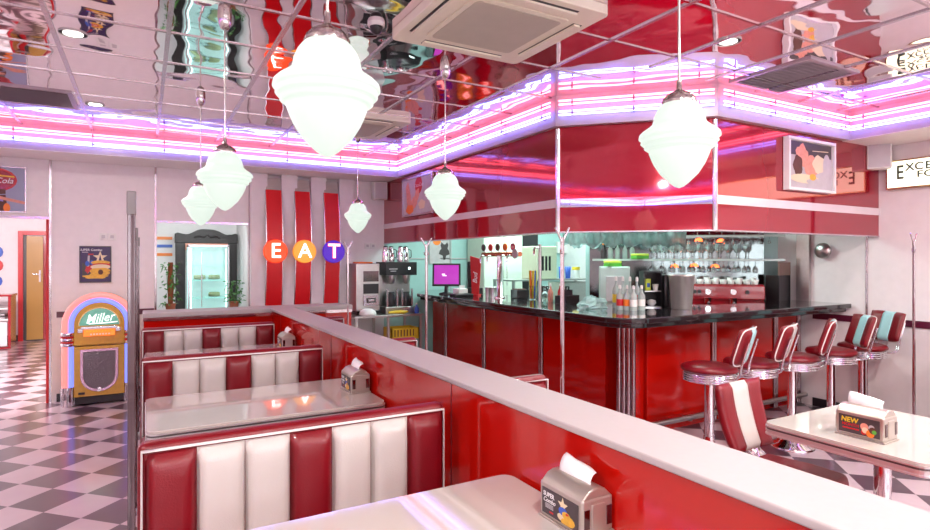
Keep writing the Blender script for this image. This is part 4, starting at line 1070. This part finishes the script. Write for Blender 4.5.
MB().box(.02,LEN-.30,-.45,-.015,.96,1.0,'stone').build('top', g); MB().box(.04,LEN-.32,-.42,-.015,0,.96,'steel').build('body', g)
for z,nm in ((1.585,'lower'),(1.855,'upper')):
    g = diag_thing('glass_shelf',nm+' glass shelf with a bright edge behind the bar','shelf',0,0,z)
    MB().box(.10,LEN+.0,-.30,-.014,.0,.012,'glass').build('pane', g); MB().box(.10,LEN+.0,-.315,-.30,-.006,.018,'steelg').build('edge', g)
def wineglass(s_,d_,z,label,group,flip=False,sc_=1.):
    x,y = D(s_,d_); P = [(.032,0),(.030,.004),(.005,.010),(.004,.075),(.020,.090),(.034,.115),(.036,.145),(.029,.175)]
    P = [(r*sc_,(z_ if not flip else -z_)*sc_) for r,z_ in P]
    if flip: P = P[::-1]
    tag(MB().lathe(P,'gl2',14,(x,y,z),cap=False).build('wine_glass'), label, 'glass', group)
for k in range(5):
    x,y = D(.22+.085*k,.16); bottle('clear bottle standing on the left of the lower glass shelf', x,y,1.5975,.20,.030,'syrup',('orange','white','white','white','white')[k],'clear bottles on the lower shelf') if k else bottle('dark bottle with orange cap at the left end of the lower shelf', x,y,1.5975,.20,.032,'pdark','orange')
for k in range(14):
    for d_ in (.24,.10):
        if .80+.10*k < LEN-.28: wineglass(.80+.10*k+(.05 if d_<.2 else 0),d_,1.5975,'wine glass standing in the row on the lower glass shelf' if d_>.2 else 'wine glass in the back row of the lower glass shelf','standing wine glasses' if d_>.2 else 'standing wine glasses, back row')
for k in range(12): 
    if 1.0+.095*k < LEN-.05: wineglass(1.0+.095*k,.20,1.853,'wine glass hanging upside down under the upper glass shelf','wine glasses hanging under the upper shelf',True,.45)
for k in range(11):
    if .80+.11*k < LEN-.05: wineglass(.80+.11*k,.20,1.583,'wine glass hanging upside down under the lower glass shelf','wine glasses hanging under the lower shelf',True,.8)
for k in range(9):
    if .9+.13*k < LEN-.05: wineglass(.9+.13*k,.2,1.8675,'wine glass standing on the upper glass shelf','wine glasses on the upper shelf',False,.9)
# espresso machine
g = diag_thing('espresso_machine','red espresso machine topped with white cups','coffee machine',1.17,.46,1.0005)
MB().box(0,.78,.06,.36,.04,.32,'redm').build('body', g, .015); MB().box(0,.78,-.0,.06,.15,.31,'redm').build('head', g, .015)
MB().box(.02,.76,-.02,.10,0,.05,'steel').build('drip_tray', g, .005)
for x in (.20,.46):
    q = MB(); q.lathe([(.042,.11),(.045,.17)],'chrome',18,(x,.02,0)); q.build('group_head', g)
    MB().tube([(x,.0,.12),(x,-.10,.105)],.012,'black',8).build('portafilter_handle', g)
    q = MB(); q.X = Matrix.Translation((x,-.002,.235)) @ Matrix.Rotation(PI/2,4,'X'); q.lathe([(.035,0),(.030,.008)],'chrome',18); q.build('dial', g)
for x in (.06,.11,.60): 
    q = MB(); q.X = Matrix.Translation((x,-.002,.235)) @ Matrix.Rotation(PI/2,4,'X'); q.lathe([(.022,0),(.018,.025)],'black',14); q.build('knob', g)
i_ = 0
for r_ in range(2):
    for k in range(9):
        x,y = D(1.22+.080*k, .43-.14*r_); hh = .05 if (k+r_)%3 else .07
        tag(MB().lathe([(.020,0),(.032,hh),(.029,hh),(.017,.006)],'white',16,(x,y,1.321),cap=False).build('coffee_cup'), 'white cup in the '+('front','back')[r_]+' row on top of the red coffee machine', 'cup', 'white cups on the coffee machine, '+('front','back')[r_]+' row')
# glowing cones added to imitate orange reflections behind the glasses
for k,(s_,z) in enumerate(((1.05,1.50),(1.27,1.51),(1.50,1.50),(1.10,1.80),(1.32,1.81),(1.56,1.80))):
    g = diag_thing('orange_lamp',('left','middle','right')[k%3]+' small orange lamp under the '+('lower','upper')[k//3]+' glass shelf','lamp',s_,.06,z)
    MB().lathe([(.045,0),(.035,.028),(.012,.04)],'olamp',16).build('shade', g); MB().tube([(0,0,.035),(0,0,(1.585 if k<3 else 1.855)-z)],.004,'black',6).build('stem', g)
bc = thing('tall_bin_cabinet','black cabinet with brown panel on top beside the red coffee machine','cabinet',(6.12,3.815,0))
MB().box(0,.21,0,.16,0,1.42,'black').build('body', bc, .004); MB().box(0,.21,0,.02,1.42,1.565,'brownp').build('panel', bc, .002)
# dark column by the right wall
struct(MB().box(RX-.05,RX,3.62,3.76,1.14,SZ,'steel').build('trim_column'))
# steel ice machine / grinder left on the back counter
x,y = at(614,6.86)
g = thing('water_boiler','steel box appliance with green packets on top','appliance',(x,y,1.0005),R(-40)); MB().box(-.17,.17,-.14,.14,0,.51,'steelg').build('body', g, .008); MB().box(-.10,.10,-.15,-.14,.10,.40,'pgrey').build('door', g, .005)
pk = loc_in(g,(-.02,-.06,.511)); q = MB().box(-.10,.10,-.05,.05,0,.04,'green'); q.box(-.10,.10,-.05,.05,.04,.07,'lime'); tag(q.build('packet', None, .008, 2, pk), 'green and lime packet on the steel appliance', 'packet')
x,y = at(640,6.75); q = MB().box(-.10,.10,-.05,.05,0,.04,'green'); q.box(-.10,.10,-.05,.05,.04,.065,'lime'); tag(q.build('packet', None, .008, 2, (x,y,1.5985)), 'green and lime packet at the left end of the lower glass shelf', 'packet')
# prep shelf with appliances further back
x0,_ = at(535,7.7); 
sf = thing('steel_rack','steel rack behind the bar carrying the cream appliance','rack',(4.30,6.35,0))
for z in (.3,.85,1.30): MB().box(0,1.5,0,.5,z,z+.02,'steel').build('shelf', sf)
for x in (0,1.47):
    for y in (0,.47): MB().box(x,x+.03,y,y+.03,0,1.30,'steel').build('post', sf)
g = thing('microwave_oven','cream coloured appliance with a slotted grille behind the pole','appliance',(4.72,6.40,1.3205)); MB().box(0,.36,0,.36,0,.46,'cream').build('body', g, .015)
q = MB()
for k in range(3): q.box(.09+.06*k,.125+.06*k,-.004,.0,.12,.32,'black')
q.build('grille', g)
for k in range(4):
    x = 5.26+.058*k; tag(MB().lathe([(.020,0),(.027,.17),(.025,.17),(.018,.01)],'blue',14,(x,6.55+.02*(k%2),1.3205),cap=False).build('blue_tumbler'), 'blue tumbler in the little row right of the cream appliance', 'tumbler', 'blue tumblers on the rack')
g = thing('tin','white and yellow tin beside the blue tumblers','tin',(5.55,6.55,1.3205)); MB().lathe([(.055,0),(.055,.12)],'white',20).build('body', g); MB().lathe([(.057,.12),(.057,.165)],'yellow',20).build('lid', g)
tag(MB().box(0,.45,0,.40,0,.40,'steel').build('ice_bin', None, .01, 2, (5.22,6.40,.8705)), 'steel bin on the middle shelf of the rack', 'bin')
g = thing('paper_dispenser','white paper box pinned to the kitchen wall','box',(6.20,7.84,1.70)); MB().box(0,.45,-.05,0,0,.20,'white').build('body', g, .006)
fr2 = thing('tall_cabinet','pale double door cabinet against the kitchen wall','cabinet',(py_x(484,7.3),7.30,0))
MB().box(0,1.0,.02,.5,0,2.25,'cream2').build('body', fr2)if False else None
MB().box(0,.70,.02,.5,0,2.25,'cream2').build('body', fr2, .005)
for x in (0,.35):
    MB().box(x+.005,x+.345,0,.02,.05,2.23,'cream2').build('door', fr2, .004)
    MB().tube([(x+.31 if x==0 else x+.04,-.03,1.2),(x+.31 if x==0 else x+.04,-.03,1.5)],.008,'chrome',8).build('handle', fr2)
MB().box(0,.40,0,.06,0,2.2,'black').build('x', None) if False else None
tag(MB().box(0,.32,0,.45,0,2.2,'black').build('dark_cabinet', None, .005, 2, (py_x(484,7.3)+.72,7.36,0)), 'narrow black cabinet right of the pale double doors', 'cabinet')
# kitchen wall panels, notices
kp = MB()
for x in (3.75,4.15,4.5): kp.box(x-.006,x+.006,BY-.008,BY,1.0,2.3,'pgrey')
kp.box(3.1,4.5,BY-.012,BY,1.60,1.615,'pgrey'); struct(kp.build('trim_kitchen'))
def d5(b,p,t):
    b(-.05,.10,.07,.07,'orange'); b(.08,-.05,.08,.12,'pdark',jag=.3); b(-.08,-.15,.08,.06,'pgrey',jag=.2)
picture('grey notice with an orange circle above the till screen', (3.95,7.84,1.78), (1,0,0), .36, .50, 'steel', .01, .02, d5, 'pgrey')
# clear plastic drape under the canopy
ds = MB(); vs=[];fs=[];NX=60;NZ=6
P0 = Vector((4.05,5.0)); P1 = Vector((4.95,4.1))
for i in range(NX+1):
    for j_ in range(NZ+1):
        p_ = P0.lerp(P1,i/NX); n_ = Vector((1,1)).normalized()
        off_ = .05*math.sin(i*.9)+.03*math.sin(i*2.3+j_)+.02*random.uniform(-1,1)
        p_ = p_+n_*off_
        vs.append((p_.x,p_.y,1.74+.20*j_/NZ+(.02*math.sin(i*.7)+.012*random.uniform(-1,1))*(1-j_/NZ)))
for i in range(NX):
    for j_ in range(NZ): a=i*(NZ+1)+j_; fs.append((a,a+NZ+1,a+NZ+2,a+1))
ds.add(vs,fs,'sheet',True); ob = ds.build('plastic_drape'); so_ = ob.modifiers.new('s','SOLIDIFY'); so_.thickness=.004
tag(ob, 'bunched clear plastic sheet hanging under the canopy', 'plastic sheet')
rl = MB(); rl.tube([(4.02,5.03,1.94),(4.98,4.07,1.94)],.008,'steel',8)
rl.tube([(4.02,5.03,1.94),(4.02,5.03,SZ)],.005,'steel',6); rl.tube([(4.98,4.07,1.94),(4.98,4.07,SZ)],.005,'steel',6)
rl.build('rail', ob)
# security camera dome
g = thing('dome_camera','small white dome camera with a dark eye beside the ceiling air conditioner','camera',(1.17,3.13,CZ))
MB().lathe([(.045,-.022),(.050,-.01),(.050,0)],'white',24).build('base', g); MB().lathe([(.001,-.066),(.02,-.060),(.034,-.044),(.038,-.022)],'black',24).build('eye', g)

# ------------------------------------------------------------------ light
def area(name, loc, rot, sx, sy, e, col):
    l = bpy.data.lights.new(name,'AREA'); l.shape='RECTANGLE'; l.size=sx; l.size_y=sy; l.energy=e; l.color=col
    o = bpy.data.objects.new(name,l); COL.objects.link(o); o.location=loc; o.rotation_euler=rot; return o
for a in (-1.3,1.5,4.3): area('window_daylight',(a,FY-.2,1.6),(R(90),0,0),2.1,1.35,26,(1.,.95,.96))  # added fill lamps shining in through the unseen windows
area('kitchen_tube_light',(4.9,6.7,SZ-.03),(0,0,0),2.2,.8,60,(.72,1.,.93))
area('bar_tube_light',(4.5,4.9,SZ-.03),(0,0,R(-45)),1.6,.9,45,(.72,1.,.93))
area('alcove_light',(.6,8.12,2.2),(R(48),0,0),1.2,.25,14,(.86,1.,.98))
area('walkway_light',(-2.05,8.15,2.62),(R(52),0,0),1.9,.3,130,(1.,.93,.95))
wd = bpy.data.worlds.new('world'); S.world = wd; wd.use_nodes = True
wd.node_tree.nodes['Background'].inputs[0].default_value = (.8,.85,1,1); wd.node_tree.nodes['Background'].inputs[1].default_value = 1.0

# ------------------------------------------------------------------ camera
cd = bpy.data.cameras.new('camera'); cam = bpy.data.objects.new('camera', cd); COL.objects.link(cam)
cam.location = (0,0,1.6); cam.rotation_euler = (R(90),0,-.5114)
cd.sensor_width = 36; cd.lens = 572.7/930*36; cd.shift_y = -(265-259.1)/930; cd.clip_start = .05
S.camera = cam
S.view_settings.view_transform = 'Standard'; S.view_settings.look = 'None'; S.view_settings.gamma = 1
S.view_settings.use_curve_mapping = False; S.view_settings.exposure = .5
c = S.cycles
c.max_bounces = 12; c.diffuse_bounces = 5; c.glossy_bounces = 7; c.transmission_bounces = 8; c.sample_clamp_indirect = 4.
c.caustics_refractive = True; c.use_denoising = True
